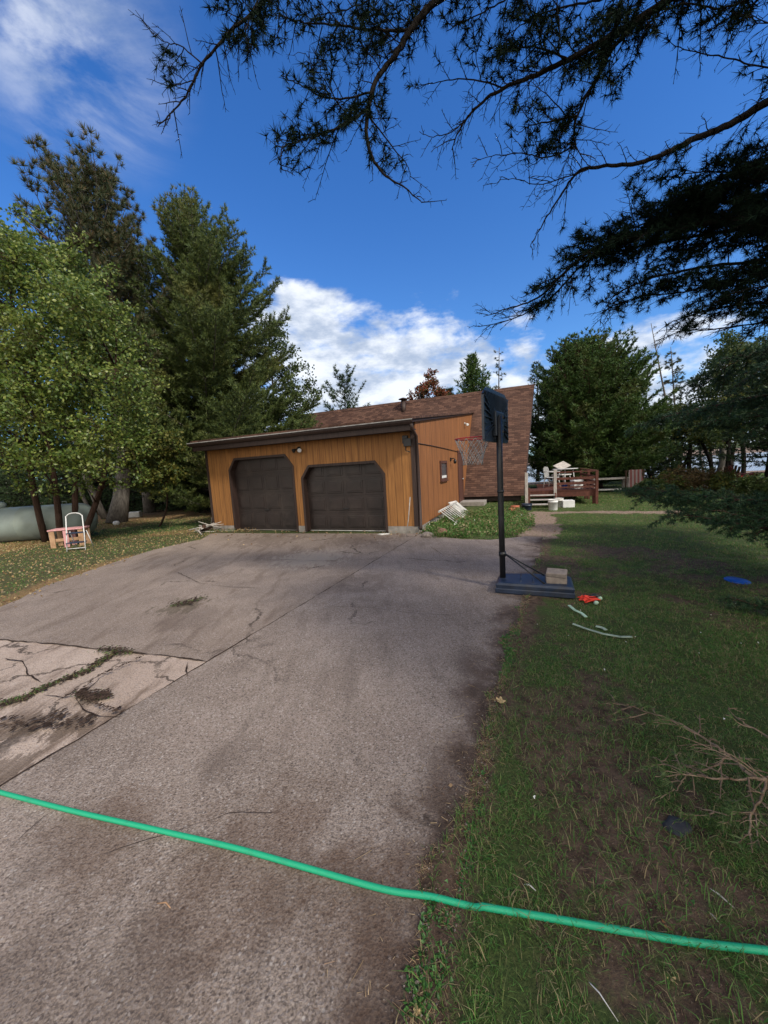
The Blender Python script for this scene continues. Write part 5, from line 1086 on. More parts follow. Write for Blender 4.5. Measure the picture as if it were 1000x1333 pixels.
# bare trunks by the water
for k, (px, py, pxt, pyt, Yd, w_, lb2, mm) in enumerate([(852, 636, 838, 560, 23, .08, 'thin dark trunk by the lake, leftmost of the shoreline trunks', 'barkd'), (900, 636, 878, 560, 24, .14, 'dark trunk forking by the lake left of the rusty shrubs', 'barkd'), (878, 635, 884, 560, 24.5, .07, 'thin curved trunk between the forked trunk and the leftmost one', 'bark'), (925, 634, 912, 560, 24, .12, 'crooked dark trunk in the middle of the lake view', 'barkd'), (934, 634, 944, 560, 25, .22, 'thick brown trunk in front of the lake', 'barkg'), (957, 634, 952, 540, 21, .10, 'slim straight trunk left of the fire pit', 'barkd'), (966, 634, 962, 540, 21, .12, 'straight trunk beside the fire pit', 'barkd'), (996, 640, 994, 500, 16, .14, 'dark trunk at the right picture edge behind the chairs', 'barkd')]):
    b_ = at(px, py, Yd)*np.array([1, 1, 0])+np.array([0, 0, -.3]); tpp = at(pxt, pyt-25, Yd+.3); rt = tree_obj('shore_tree', b_, lb2, 'tree'); pth = trunk_path(b_, tpp, .16, 12, 200+k); bb = B(); bb.tube([tuple(p-b_) for p in pth], list(np.linspace(w_, w_*.55, 12)), 9); bb.build('trunk', M[mm], rt)
    g = np.random.default_rng(300+k); A_ = Acc()
    for j in range(26):
        p_ = pth[g.integers(6, 12)]; a_ = g.uniform(0, 6.28); L = g.uniform(.5, 1.5); d = np.array([math.cos(a_), math.sin(a_), g.uniform(-.1, .6)]); A_.path(np.stack([p_, p_+d*L*.5, p_+d*L+g.normal(size=3)*.12]), .02, .004)
        for q_ in range(5):
            s_ = p_+d*L*g.uniform(.3, 1); A_.tuft(s_+g.normal(size=(7, 3))*.18, g.normal(size=(7, 3)))
    V, T_ = A_.wood(3); fast('limbs', V-b_, T_, M[mm], rt); V, T_ = tufts(np.concatenate(A_.tp), np.concatenate(A_.td), 1, .16, .10, .6, g, leaf=True); fast('crown', V-b_, T_, M[['leafd', 'leafy'][k % 2]], rt)
# rusty shrubs at the lawn's far edge
for k, (px, py, s_, mt_, lb2) in enumerate([(895, 640, .9, 'shrubo', 'rusty orange-brown shrub in front of the lake'), (915, 640, .8, 'shrubo', 'olive and rust coloured shrub left of the fire pit'), (870, 641, .8, 'leafy', 'yellow-green shrub at the left of the rusty shrubs'), (935, 640, .7, 'leafy', 'low yellowish shrub nearest the fire pit'), (990, 648, .7, 'leafd', 'low dark green shrub at the right picture edge'), (845, 645, .6, 'leafd', 'low dark shrub right of the striped towel')]):
    b_ = g0(px, py); g = np.random.default_rng(k+190); cl_ = [np.array([*(b_+np.array([g.normal()*.55*s_, g.normal()*.4*s_, g.uniform(.2, 1.0)*s_])), g.uniform(.28, .42)*s_]) for _ in range(11)]
    leafy('shrub', b_, cl_, lb2, 'shrub', mat=mt_, stems=[(b_, b_+np.array([.1, 0, .7*s_])), (b_+np.array([.3, .1, 0]), b_+np.array([.5, 0, .6*s_]))], nleaf=2600, ll=.10, lw=.06, r=.02, seed=40+k)
# ------------------------------------------------------------------ big spruce at the right, its boughs hang over the picture
TB = np.array([4.75, 2.6, 0.])
NB = [(215, 88, 30, .8), (232, 70, 22, .7), (318, 28, 45, .9), (340, 55, 28, .9), (285, 12, 30, .7), (210, 60, 16, .5), (390, 25, 34, .95), (432, 40, 40, .95), (470, 55, 34, .9), (396, 108, 30, .9), (372, 108, 18, .7), (380, 172, 34, .9), (378, 205, 22, .7), (415, 172, 34, .8), (455, 150, 34, .85), (480, 190, 26, .8), (460, 222, 20, .8), (505, 215, 16, .8), (525, 222, 14, .6), (500, 120, 34, .7),
      (560, 20, 48, .95), (610, 30, 42, .9), (655, 12, 50, .95), (660, 68, 30, .9), (695, 45, 45, .95), (735, 40, 45, .95), (785, 40, 45, .9), (830, 40, 45, .8), (765, 92, 36, .9), (805, 110, 28, .8), (850, 90, 26, .7), (695, 160, 34, .85), (715, 185, 28, .8), (735, 165, 30, .8), (690, 190, 20, .8), (900, 10, 50, .5), (955, 15, 40, .35), (988, 92, 24, .95), (490, 10, 40, .9), (520, 60, 30, .8), (640, 90, 24, .6), (610, 60, 24, .6), (870, 130, 20, .5),
      (845, 245, 34, .9), (880, 222, 30, .9), (910, 270, 55, 1.), (965, 240, 55, 1.), (870, 300, 50, 1.), (800, 320, 42, 1.), (755, 310, 34, .95), (735, 340, 30, .95), (715, 372, 34, .9), (705, 395, 24, .8), (850, 370, 50, .9), (930, 360, 60, .95), (885, 412, 26, .95), (980, 330, 60, .9), (985, 395, 45, .8), (780, 380, 30, .7), (820, 400, 22, .7), (1010, 210, 60, .9)]
def nprob(p):
    x, y, w_ = proj(p); 
    if w_ < .1: return .8
    if x > 1040 or y < -40: return .8
    best = 0
    for (bx, by, r_, pr_) in NB:
        d = math.hypot(x-bx, y-by)/r_
        if d < 1.15: best = max(best, pr_*min(1, 1.6*(1.15-d)))
    return best
def catm(pts, sub=6):
    out = []; pts = [np.asarray(p, float) for p in pts]
    for i in range(len(pts)-1):
        p0, p1, p2, p3 = pts[max(i-1, 0)], pts[i], pts[i+1], pts[min(i+2, len(pts)-1)]
        for k in range(sub):
            t_ = k/sub; out.append(.5*((2*p1)+(-p0+p2)*t_+(2*p0-5*p1+4*p2-p3)*t_*t_+(-p0+3*p1-3*p2+p3)*t_**3))
    out.append(pts[-1]); return np.array(out)
def bough(A_, pts, r0, r1, L1=.5, gap=.10, prob=None, g=None, fine=.045, flat=.55, droop=-.15, tn_gap=.03, tip=True, t0=0.):
    g = g or rng; pts = catm(pts); seg = np.linalg.norm(np.diff(pts, axis=0), axis=1); cum = np.r_[0, np.cumsum(seg)]; tot = cum[-1]
    pts = pts+np.c_[g.normal(size=len(pts)), g.normal(size=len(pts)), g.normal(size=len(pts))]*.003
    A_.path(pts, r0, r1); s_ = t0*tot; side_s = 1
    while s_ < tot:
        f = s_/tot; p = np.array([np.interp(s_, cum, pts[:, c]) for c in range(3)]); p2 = np.array([np.interp(min(tot, s_+.05), cum, pts[:, c]) for c in range(3)])
        tg = p2-p if np.linalg.norm(p2-p) > 1e-4 else pts[-1]-pts[-3]; tg = nrm(tg); side = nrm(np.cross(tg, np.array([0, 0, 1.])))*side_s; side_s *= -1
        L = L1*g.uniform(.35, 1.1)*(1.15-.75*f) if tip else L1*g.uniform(.35, 1.1)
        up = nrm(np.cross(side, tg)); d = nrm(tg*g.uniform(.5, 1.1)+side*g.uniform(.7, 1.1)+up*g.normal()*flat)
        n = max(3, int(L/.05)); t_ = np.linspace(0, 1, n+1)[:, None]
        bend = nrm(g.normal(size=3))*.12*L; tw = p+d*L*t_+bend*t_**2+np.array([0, 0, droop*L])*t_**2
        tw += np.cumsum(g.normal(size=tw.shape)*.0045, axis=0); A_.path(tw, max(.0035, r1*.8+.006*L), .0016)
        ppb = prob(tw[n//2]) if prob else 1.; pp_tip = prob(tw[-1]) if prob else 1.
        m_ = int(L/fine); sg = 1
        for j in range(m_):
            f2 = .12+.88*(j+g.random())/m_; q_ = np.array([np.interp(f2, t_[:, 0], tw[:, c]) for c in range(3)]); sd = nrm(np.cross(d, up))*sg; sg = -sg
            l2 = max(.04, .36*L*(1.1-.7*f2))*g.uniform(.4, 1.2); d2 = nrm(d*g.uniform(.5, 1.)+sd*g.uniform(.6, 1.1)+g.normal(size=3)*.35+np.array([0, 0, droop])); e = q_+d2*l2
            md = (q_+e)/2+g.normal(size=3)*l2*.06; A_.path(np.stack([q_, md, e]), .0024, .0011)
            pr_ = prob(e) if prob else 1.
            if g.random() < pr_:
                k = max(1, int(l2/tn_gap)); u_ = np.linspace(.25, 1, k)[:, None]; A_.tuft(q_+(e-q_)*u_, np.tile(d2, (k, 1)))
            elif l2 > .07:
                for _ in range(2):
                    s3 = q_+(e-q_)*g.uniform(.3, 1); A_.path(np.stack([s3, s3+nrm(d2+g.normal(size=3)*.7)*g.uniform(.02, .06)]), .0012, .0008)
        if g.random() < pp_tip: A_.tuft(tw[-2:], np.tile(d, (2, 1)))
        s_ += gap*g.uniform(.6, 1.4)
def atl(pp, Y0, Y1): n = len(pp); return [at(x, y, Y0+(Y1-Y0)*k/(n-1)) for k, (x, y) in enumerate(pp)]
big = tree_obj('spruce_tree', TB, 'big dark spruce whose needled and bare boughs hang across the top', 'tree')
g = np.random.default_rng(77); ob_ = Acc(); BIG = []
tr = [TB+np.array([0, 0, -.05]), TB+np.array([.05, .03, 3]), TB+np.array([0, .1, 7]), TB+np.array([.1, 0, 13])]
b_ = B(); b_.tube([tuple(p-TB) for p in tr], [.30, .23, .15, .03], 12); b_.build('trunk', M['bark'], big)
def fromtrunk(pts, lift=-.1): 
    p = pts[0]; z_ = max(.3, p[2]-.25*np.linalg.norm(p[:2]-TB[:2])+lift); return [np.array([TB[0], TB[1], z_]), (np.array([TB[0], TB[1], z_])+p)/2+np.array([0, 0, .02])]+list(pts)
for pp, Y0, Y1, r0, r1, L1, tr_ in [
    ([(430, -150), (375, -50), (345, 0), (300, 42), (265, 82), (245, 120), (228, 142), (205, 165)], 3.3, 3.1, .024, .004, .42, True),
    ([(345, -20), (330, 15), (320, 45), (335, 70)], 3.2, 3.1, .008, .003, .25, False), ([(262, 82), (235, 60), (210, 52), (185, 28)], 3.15, 3.1, .006, .002, .22, False), ([(252, 105), (225, 112), (208, 108)], 3.15, 3.1, .005, .002, .2, False),
    ([(800, -160), (660, -70), (565, 5), (535, 38), (518, 68), (492, 100), (480, 140), (478, 185), (495, 222), (520, 240), (550, 264)], 3.1, 3.2, .042, .004, .40, True),
    ([(482, 140), (455, 158), (425, 172), (398, 182), (368, 192), (366, 225)], 3.2, 3.1, .014, .003, .36, False), ([(530, 40), (480, 38), (430, 32), (392, 28), (364, 20)], 3.15, 3.2, .014, .003, .36, False),
    ([(486, 118), (450, 128), (420, 126), (390, 110), (365, 98)], 3.15, 3.1, .010, .003, .26, False), ([(480, 150), (510, 190), (530, 215), (535, 235)], 3.15, 3.3, .008, .002, .22, False),
    ([(960, -150), (900, -30), (840, 20), (790, 50), (740, 78), (690, 100), (650, 118), (620, 140), (600, 165), (588, 195)], 2.9, 3.4, .045, .004, .42, True),
    ([(655, 114), (610, 103), (570, 106), (538, 116)], 3.3, 3.4, .008, .002, .26, False), ([(740, 78), (700, 62), (665, 66), (635, 78)], 3.1, 3.2, .010, .003, .34, False),
    ([(840, 20), (800, 60), (775, 105), (752, 150), (748, 185), (765, 215)], 3.0, 3.2, .018, .003, .36, False), ([(752, 150), (715, 158), (690, 163), (672, 176)], 3.1, 3.2, .009, .003, .28, False), ([(748, 188), (715, 205), (680, 200), (640, 204), (612, 212)], 3.2, 3.3, .007, .002, .22, False), ([(620, 140), (590, 170), (560, 178), (545, 170)], 3.4, 3.4, .006, .002, .2, False),
    ([(1130, 50), (1060, 100), (1000, 132), (950, 162), (905, 180), (860, 202), (830, 212), (790, 216), (755, 222), (735, 248), (712, 282), (690, 322)], 2.9, 3.5, .042, .003, .30, True),
    ([(770, 218), (740, 230), (700, 240), (668, 232), (640, 240)], 3.3, 3.4, .006, .002, .22, False), ([(1100, 100), (1040, 95), (990, 86), (950, 76), (905, 68), (880, 60)], 2.9, 3.1, .012, .003, .18, True),
    ([(720, -80), (680, -20), (650, 5), (610, 25), (580, 40)], 3.0, 3.2, .014, .003, .36, True), ([(900, -90), (840, -30), (780, 0), (730, 10), (690, 25), (655, 50)], 2.9, 3.1, .018, .003, .38, True), ([(620, -80), (540, -30), (490, -5), (450, 12), (410, 20)], 3.1, 3.2, .014, .003, .36, True),
    ([(1050, -60), (990, -10), (940, 10), (890, 5), (850, 25), (830, 60)], 2.8, 3.0, .014, .003, .34, True), ([(1060, 0), (1000, 30), (960, 20), (920, 40)], 2.8, 2.9, .008, .002, .3, True),
    ([(1150, 150), (1050, 185), (980, 215), (920, 240), (875, 262), (838, 262)], 3.1, 3.5, .03, .004, .42, True), ([(1150, 230), (1060, 250), (980, 280), (900, 292), (830, 305), (770, 325), (730, 360), (700, 388), (660, 402), (630, 412)], 3.2, 3.9, .036, .003, .42, True),
    ([(1150, 320), (1060, 330), (980, 340), (900, 350), (840, 365), (800, 385), (790, 400)], 3.3, 3.8, .026, .003, .42, True), ([(1150, 420), (1060, 400), (990, 395), (930, 402), (885, 415), (865, 425)], 3.4, 3.7, .022, .003, .34, True),
    ([(1150, 280), (1050, 275), (960, 265), (900, 262), (850, 285), (790, 310), (745, 318)], 3.2, 3.7, .026, .003, .40, True), ([(1080, 360), (1010, 370), (960, 380), (930, 395)], 3.2, 3.4, .012, .003, .36, True), ([(1080, 230), (1010, 240), (950, 225), (900, 225), (860, 232)], 3.1, 3.4, .014, .003, .36, True)]:
    BIG.append((pp, Y0, Y1, r0, r1, L1, tr_))
for pp, Y0, Y1, r0, r1, L1, tr_ in BIG+[([(x+g.uniform(-14, 14), y+oy+g.uniform(-8, 8)) for x, y in b_[0]], b_[1]+.15*o_, b_[2]+.2*o_, b_[3]*.6, b_[4], b_[5], b_[6]) for b_ in BIG if b_[0][-1][1] > 255 and b_[0][-1][0] > 620 and b_[0][0][1] > 140 for oy, o_ in ((20, 1),)]:
    pts = atl(pp, Y0, Y1)
    if tr_: pts = fromtrunk(pts)
    L_ = np.linalg.norm(np.diff(np.array(pts), axis=0), axis=1).sum()
    bough(ob_, pts, r0, r1, L1*1.65, (.046 if pp[-1][1] > 255 and pp[-1][0] > 600 and pp[0][1] > 140 else .055), nprob, g, .040, .6, -.05, .026, t0=.02 if not tr_ else .25)
V, T_ = ob_.wood(4); fast('limbs', V-TB, T_, M['barkd'], big, smooth=True)
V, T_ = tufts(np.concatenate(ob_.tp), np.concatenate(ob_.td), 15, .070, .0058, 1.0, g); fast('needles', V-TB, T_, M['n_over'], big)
# lower boughs near the ground, same tree
lo = Acc(); g = np.random.default_rng(78)
for pp, Y0, Y1, r0, L1 in [([(1200, 430), (1080, 440), (1000, 455), (950, 475), (925, 495)], 5.5, 7.0, .024, .75), ([(1200, 480), (1100, 495), (1020, 512), (960, 525), (905, 535)], 5.5, 7., .024, .6), ([(1150, 640), (1060, 662), (980, 668), (900, 655), (850, 648), (815, 640)], 3.9, 4.8, .018, .42), ([(1190, 470), (1060, 500), (980, 518), (920, 530), (870, 542), (850, 552)], 5.0, 6.2, .022, .6), ([(1190, 520), (1080, 530), (1000, 540), (950, 548), (910, 552)], 4.6, 5.6, .022, .5), ([(1150, 480), (1060, 470), (1000, 478), (960, 500)], 4.6, 5.4, .02, .55),
    ([(1200, 610), (1090, 635), (1010, 650), (950, 650), (890, 643), (835, 634)], 3.8, 4.8, .022, .42), ([(1180, 670), (1070, 682), (1000, 688), (950, 680), (905, 672), (875, 668)], 3.6, 4.2, .02, .40), ([(1100, 640), (1030, 668), (980, 672), (930, 664)], 3.6, 4.2, .014, .36), ([(1180, 740), (1070, 775), (1010, 790), (975, 785), (950, 776)], 3.2, 3.5, .014, .28)]:
    bough(lo, fromtrunk(atl(pp, Y0, Y1), 0), r0, .003, L1*1.7, .036, None, g, .040, .30, -.20, .026, t0=.30)
V, T_ = lo.wood(4); fast('low_limbs', V-TB, T_, M['bark'], big, smooth=True); V, T_ = tufts(np.concatenate(lo.tp), np.concatenate(lo.td), 10, .062, .009, .7, g); fast('low_needles', V-TB, T_, M['n_low'], big)
# rest of the crown, away from the camera and above it: shades the right-hand yard
cr = Acc(); g = np.random.default_rng(79)
for k in range(90):
    h = g.uniform(1.4, 12.5); a_ = g.uniform(R_(-150), R_(75)); L = 3.4*(1-h/13.5)**.7*g.uniform(.7, 1.1)
    if h > 7.5: a_ = g.uniform(-3.14, 3.14)
    p0 = TB+np.array([0, 0, h]); hd = np.array([math.cos(a_), math.sin(a_), .05]); sd = np.array([-hd[1], hd[0], 0]); pt = p0+hd*L*np.linspace(0, 1, 6)[:, None]+np.array([0, 0, -.1*L])*np.linspace(0, 1, 6)[:, None]**2; cr.path(pt, .03, .005)
    for j in range(int(L/.16)):
        f = .15+.85*g.random(); q_ = p0+(pt[-1]-p0)*f
        for s_ in (-1, 1):
            d = nrm(hd+sd*s_*g.uniform(.5, 1.1)+np.array([0, 0, g.normal()*.12])); tl_ = .8*(1.1-f)*g.uniform(.6, 1.2)+.15; cr.path(np.stack([q_, q_+d*tl_]), .006, .002); m_ = max(2, int(tl_/.07)); cr.tuft(q_+d*tl_*np.linspace(.15, 1, m_)[:, None], np.tile(d, (m_, 1)))
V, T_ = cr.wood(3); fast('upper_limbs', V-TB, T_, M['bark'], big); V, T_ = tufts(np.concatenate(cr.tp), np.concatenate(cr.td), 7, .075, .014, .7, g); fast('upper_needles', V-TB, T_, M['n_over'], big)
conifer('spruce_tree', np.array([6.4, -2.6, -.05]), np.array([6.5, -2.5, 10.5]), ([0, .15, .4, .7, 1], [2.2, 2.7, 2.4, 1.4, .2]), 'second dark spruce standing behind the big overhanging one', mat='n_fir', bark='bark', whorls=34, per=7, start=.08, rise=(.5, -.1), curl=.15, tl=.36, sp=.2, tn=8, tlen=.2, tw=.04, spread=.5, up=0, r=.22, seed=99, stationgap=.25)
# fallen bough with tan twigs low at the right
fbo = Acc(); g = np.random.default_rng(80); FB = gnd(985, 1100)
prx = lambda p: (lambda q: .75 if (q[0] < 870 or (q[0] < 900 and q[1] > 1000) or q[1] > 1040) else .18)(proj(p))
for pp, zz, r0, L1, t0 in [([(1260, 1060), (1120, 1030), (1030, 1012), (985, 1012), (950, 985), (915, 960), (875, 938), (835, 925), (797, 912)], (.28, .30, .28, .26, .24, .22, .20, .16, .10), .012, .30, .1), ([(985, 1012), (950, 1015), (915, 1010), (880, 1000), (850, 985)], (.26, .25, .22, .18, .12), .006, .24, 0), ([(1000, 1015), (985, 1050), (975, 1080), (980, 1110)], (.26, .24, .2, .16), .006, .22, 0), ([(950, 985), (925, 1000), (895, 1010), (880, 1030)], (.24, .2, .16, .1), .005, .2, 0), ([(1120, 1030), (1060, 980), (1000, 958), (960, 935), (948, 920)], (.3, .34, .34, .34, .33), .007, .14, .1), ([(1120, 1060), (1060, 1060), (1000, 1060), (950, 1060), (905, 1050)], (.2, .2, .18, .15, .1), .006, .26, 0)]:
    pts = [gnd(x, y+0, z_) for (x, y), z_ in zip(pp, zz)]
    bough(fbo, pts, r0, .002, L1, .05, prx, g, .034, .5, -.12, .022, t0=t0)
rt = tree_obj('fallen_bough', FB, 'low spruce bough with bare tan twigs and green needle tufts near the right foreground', 'branch')
V, T_ = fbo.wood(4); fast('limbs', V-FB, T_, M['barkt'], rt, smooth=True); V, T_ = tufts(np.concatenate(fbo.tp), np.concatenate(fbo.td), 13, .042, .0045, .75, g); fast('needles', V-FB, T_, M['n_bough'], rt)

# ------------------------------------------------------------------ ground cover
def blades(P_, h, wd, lean, g):
    N = len(P_); a_ = g.uniform(0, 6.283, N); s = np.c_[np.cos(a_), np.sin(a_), 0*a_]; b2 = g.uniform(0, 6.283, N); l_ = np.c_[np.cos(b2), np.sin(b2), 0*b2]*(lean*g.uniform(.2, 1.3, N))[:, None]
    h = h*g.uniform(.5, 1.25, N); w_ = wd*g.uniform(.7, 1.2, N); z = np.array([0, 0, 1.])
    m_ = P_+(z*.6+l_*.35)*h[:, None]; t_ = P_+(z*(1-.3*np.linalg.norm(l_, axis=1)[:, None])*.95+l_*1.1)*h[:, None]
    V = np.stack([P_-s*w_[:, None]*.5, P_+s*w_[:, None]*.5, m_-s*w_[:, None]*.4, m_+s*w_[:, None]*.4, t_], 1).reshape(-1, 3); i = np.arange(N)*5
    return V, np.concatenate([np.stack([i, i+1, i+3], -1), np.stack([i, i+3, i+2], -1), np.stack([i+2, i+3, i+4], -1)])
def scatter(n, xr, yr, g, dens=None, view=True):
    x = g.uniform(*xr, n); y = g.uniform(*yr, n); P_ = np.stack([x, y, 0*x], -1)
    if view:
        px, py, w_ = proj(P_); k = (w_ > .2) & (px > -120) & (px < 1120) & (py < 1480); P_ = P_[k]
    gr, li, pa = masks(P_[:, 0], P_[:, 1]); ins = dry_edge(P_[:, 0], P_[:, 1]); P_[:, 2] = np.where(in_slab(P_[:, 0], P_[:, 1]), .008, terr(P_[:, 0], P_[:, 1])+.004)
    d = dens(P_, gr, li, pa, ins); k = g.random(len(P_)) < d; return P_[k]
g = np.random.default_rng(5); parts = []
S_in = lambda P_: (lambda s, t_: (s > -7.3) & (s < .1) & (t_ > -.1))(*w2loc(P_[:, 0], P_[:, 1]))
gd = lambda P_, gr, li, pa, ins: np.where(ins | S_in(P_), 0, gr*(.12+.88*sst(.38, .60, fbm(P_[:, 0]+11, P_[:, 1], 7.5, 3)))+.05)
for n, xr, yr, h, w_, ln_ in [(190000, (-.3, 3.6), (.6, 2.8), .036, .0027, 1.2), (260000, (0, 6), (2.4, 6), .040, .0046, 1.1), (300000, (1, 12), (5.5, 14), .040, .008, .8), (130000, (4, 26), (13, 27), .05, .02, .7), (110000, (-16, -4.5), (4.5, 16), .05, .011, .9), (12000, (-24, -6), (15, 22), .06, .02, .7)]:
    P_ = scatter(n, xr, yr, g, gd); parts.append(blades(P_, h, w_, ln_, g))
gc = np.random.default_rng(44)
for pts_, n_ in ((P2((0, 918), (30, 912), (60, 895), (110, 876), (150, 851)), 500), (P2((130, 848), (172, 852)), 200), (P2((225, 790), (262, 780)), 260), (P2((100, 905), (145, 908)), 100)):
    pts_ = np.array(pts_); u_ = gc.random(n_)*(len(pts_)-1); i_ = u_.astype(int); f_ = (u_-i_)[:, None]; P_ = pts_[i_]*(1-f_)+pts_[i_+1]*f_+gc.normal(size=(n_, 2))*.03; parts.append(blades(np.c_[P_, np.full(n_, .012)], .025, .004, 1.2, gc))
# longer tufts
for n, xr, yr, h, w_ in [(30000, (-.3, 3.6), (.6, 3), .065, .0032), (10000, (.6, 6), (2.5, 8), .065, .005)]:
    P_ = scatter(n, xr, yr, g, lambda P_, gr, li, pa, ins: np.where(ins, 0, sst(.48, .66, fbm(P_[:, 0]+50, P_[:, 1], 3.2, 3))*.9+.05)); parts.append(blades(P_, h, w_, 1.1, g))
V, T_ = join(parts); tag(fast('grass', V, T_, M['grass']), 'short green lawn grass with longer tufts between bare patches', 'grass', kind='stuff')
# broad-leaved weeds, clover
def rosettes(P_, n, ll, lw, g, tilt=.5):
    N = len(P_); a_ = g.uniform(0, 6.283, (N, n))+0.; d = np.stack([np.cos(a_), np.sin(a_), g.uniform(.1, tilt+.3, (N, n))], -1).reshape(-1, 3); PP = np.repeat(P_, n, 0)+d*np.array([1, 1, .3])*ll*.25+g.normal(size=(N*n, 3))*np.array([1, 1, .3])*ll*.25
    return tufts(PP, d, 1, ll, lw, .15, g, leaf=True)
def weed_d(P_, gr, li, pa, ins):
    px, py, w_ = proj(P_); d = np.zeros(len(P_))
    for bx, by, rx, ry, s_ in [(690, 860, 45, 28, 1.), (680, 835, 30, 14, .8), (750, 880, 30, 16, .6), (640, 1110, 40, 60, .9), (620, 1150, 30, 30, 1.), (570, 1210, 30, 60, .7), (560, 1290, 40, 40, .8), (720, 1000, 30, 30, .4), (720, 805, 30, 12, .6), (580, 1255, 30, 20, .9), (715, 860, 16, 10, .9), (760, 1240, 60, 20, .25)]:
        d = np.maximum(d, s_*sst(1.4, .5, ((px-bx)/rx)**2+((py-by)/ry)**2))
    return np.where(ins, 0, d)
P_ = scatter(60000, (-.3, 3.2), (.7, 5), g, weed_d); w1 = rosettes(P_, 5, .020, .013, g)
P_ = scatter(30000, (-.3, 3.2), (.7, 5), g, lambda P_, gr, li, pa, ins: np.where(ins, 0, .05*sst(.46, .60, fbm(P_[:, 0]*1.4+3, P_[:, 1], 1.6, 3)))); w2_ = rosettes(P_, 7, .026, .011, g)
V, T_ = join([w1, w2_]); tag(fast('clover', V, T_, M['grassd']), 'low clover and broad-leaved weeds along the driveway edge', 'weeds', kind='stuff')
# weed bed by the side wall
bed = P2((550, 697), (575, 700), (620, 701), (670, 697), (692, 690), (694, 672), (680, 667), (610, 667), (575, 680))
def bed_d(P_, *a): return np.where(inpoly(P_[:, 0]+.3*(fbm(P_[:, 0], P_[:, 1], 2.5, 2)-.5), P_[:, 1]+.5*(fbm(P_[:, 1], P_[:, 0], 2.5, 2)-.5), bed), .25+.75*sst(.42, .6, fbm(P_[:, 0]+5, P_[:, 1], 2.2, 3)), 0.)*(w2loc(P_[:, 0], P_[:, 1])[0] > .08)
P_ = scatter(16000, (.8, 6), (7.5, 13), g, bed_d); b1 = blades(P_, .20, .012, .9, g); P_ = scatter(9000, (.8, 6), (7.5, 13), g, bed_d); P_[:, 2] += g.uniform(.01, .30, len(P_))*fbm(P_[:, 0], P_[:, 1], 2., 2); b2_ = rosettes(P_, 5, .06, .035, g)
V, T_ = join([b1, b2_]); tag(fast('weed_bed', V, T_, M['leafy2'] if 'leafy2' in M else M['grass']), 'overgrown bed of green weeds along the side wall', 'weeds', kind='stuff')
P_ = scatter(40, (.8, 6), (7.5, 13), g, bed_d); P_[:, 2] += .22; V, T_ = tufts(P_, np.tile([0, 0, 1.], (len(P_), 1)), 5, .03, .02, 1.2, g, leaf=True); tag(fast('weed_flowers', V, T_, M['flower']), 'tiny white flowers among the weeds by the side wall', 'flowers', kind='stuff')
# dry needles and litter on the soil, brown leaves
def lit_d(P_, gr, li, pa, ins): return np.where(ins, .05*sst(.45, .1, pdist(P_[:, 0], P_[:, 1], edgeR)), .8*(1-.55*gr))
P_ = scatter(230000, (-.5, 3.8), (.6, 4.5), g, lit_d); d = np.c_[g.normal(size=(len(P_), 2)), g.normal(size=len(P_))*.12]; n1_ = tufts(P_+np.array([0, 0, .004]), d, 1, .032, .0021, .05, g)
P_ = scatter(2600, (-.5, 3.8), (.6, 4.5), g, lit_d); d = np.c_[g.normal(size=(len(P_), 2)), g.normal(size=len(P_))*.10]; n2_ = segs(P_+np.array([0, 0, .008]), P_+np.array([0, 0, .010])+nrm(d)*g.uniform(.03, .10, (len(P_), 1)), np.full(len(P_), .0014), np.full(len(P_), .0008))
V, T_ = join([n1_, n2_]); tag(fast('needle_litter', V, T_, M['dry']), 'dry needles and small twigs scattered on the bare soil', 'litter', kind='stuff')
def leafd(P_, gr, li, pa, ins): return np.where(ins, .10*sst(.5, .05, pdist(P_[:, 0], P_[:, 1], edgeL[2:]))+.0, np.where(P_[:, 0] < -4, li*.9, 0))
P_ = scatter(62000, (-17, -4), (4.5, 17), g, leafd); f1 = tufts(P_+np.array([0, 0, .02]), np.c_[g.normal(size=(len(P_), 2)), g.normal(size=len(P_))*.25], 1, .046, .034, .1, g, leaf=True)
V, T_ = f1; tag(fast('fallen_leaves', V, T_, M['fall']), 'yellow and tan fallen leaves covering the left verge', 'leaves', kind='stuff')
def apr(P_, gr, li, pa, ins):
    s, t_ = w2loc(P_[:, 0], P_[:, 1]); return np.where((s > -7.4) & (s < .3) & (t_ < -.02) & (t_ > -2.2), .55*np.exp(t_*1.6), 0)+np.where(ins & (pdist(P_[:, 0], P_[:, 1], edgeR) < .25), .06, 0)+np.where(~ins & (P_[:, 0] > .0), .012, 0)
P_ = scatter(9000, (-7, 4), (.8, 12.5), g, apr); nd = np.linalg.norm(P_[:, :2], axis=1); 
l1 = tufts(P_[nd > 4.5]+np.array([0, 0, .012]), np.c_[g.normal(size=((nd > 4.5).sum(), 2)), g.normal(size=(nd > 4.5).sum())*.2], 1, .06, .04, .1, g, leaf=True); l2 = tufts(P_[nd <= 4.5]+np.array([0, 0, .008]), np.c_[g.normal(size=((nd <= 4.5).sum(), 2)), g.normal(size=(nd <= 4.5).sum())*.25], 1, .030, .020, .1, g, leaf=True)
V, T_ = join([l1, l2]); tag(fast('brown_leaf_litter', V, T_, M['litter2']), 'brown leaf bits in front of the garage doors and in the grass', 'leaves', kind='stuff')
P_ = scatter(500, (0, 4), (.8, 4), g, lambda P_, gr, li, pa, ins: np.where(ins, 0, .12*gr)); V, T_ = tufts(P_+np.array([0, 0, .035]), np.tile([0, 0, 1.], (len(P_), 1)), 5, .008, .006, 1.5, g, leaf=True); tag(fast('clover_flowers', V, T_, M['flower']), 'tiny white clover flowers in the foreground grass', 'flowers', kind='stuff')
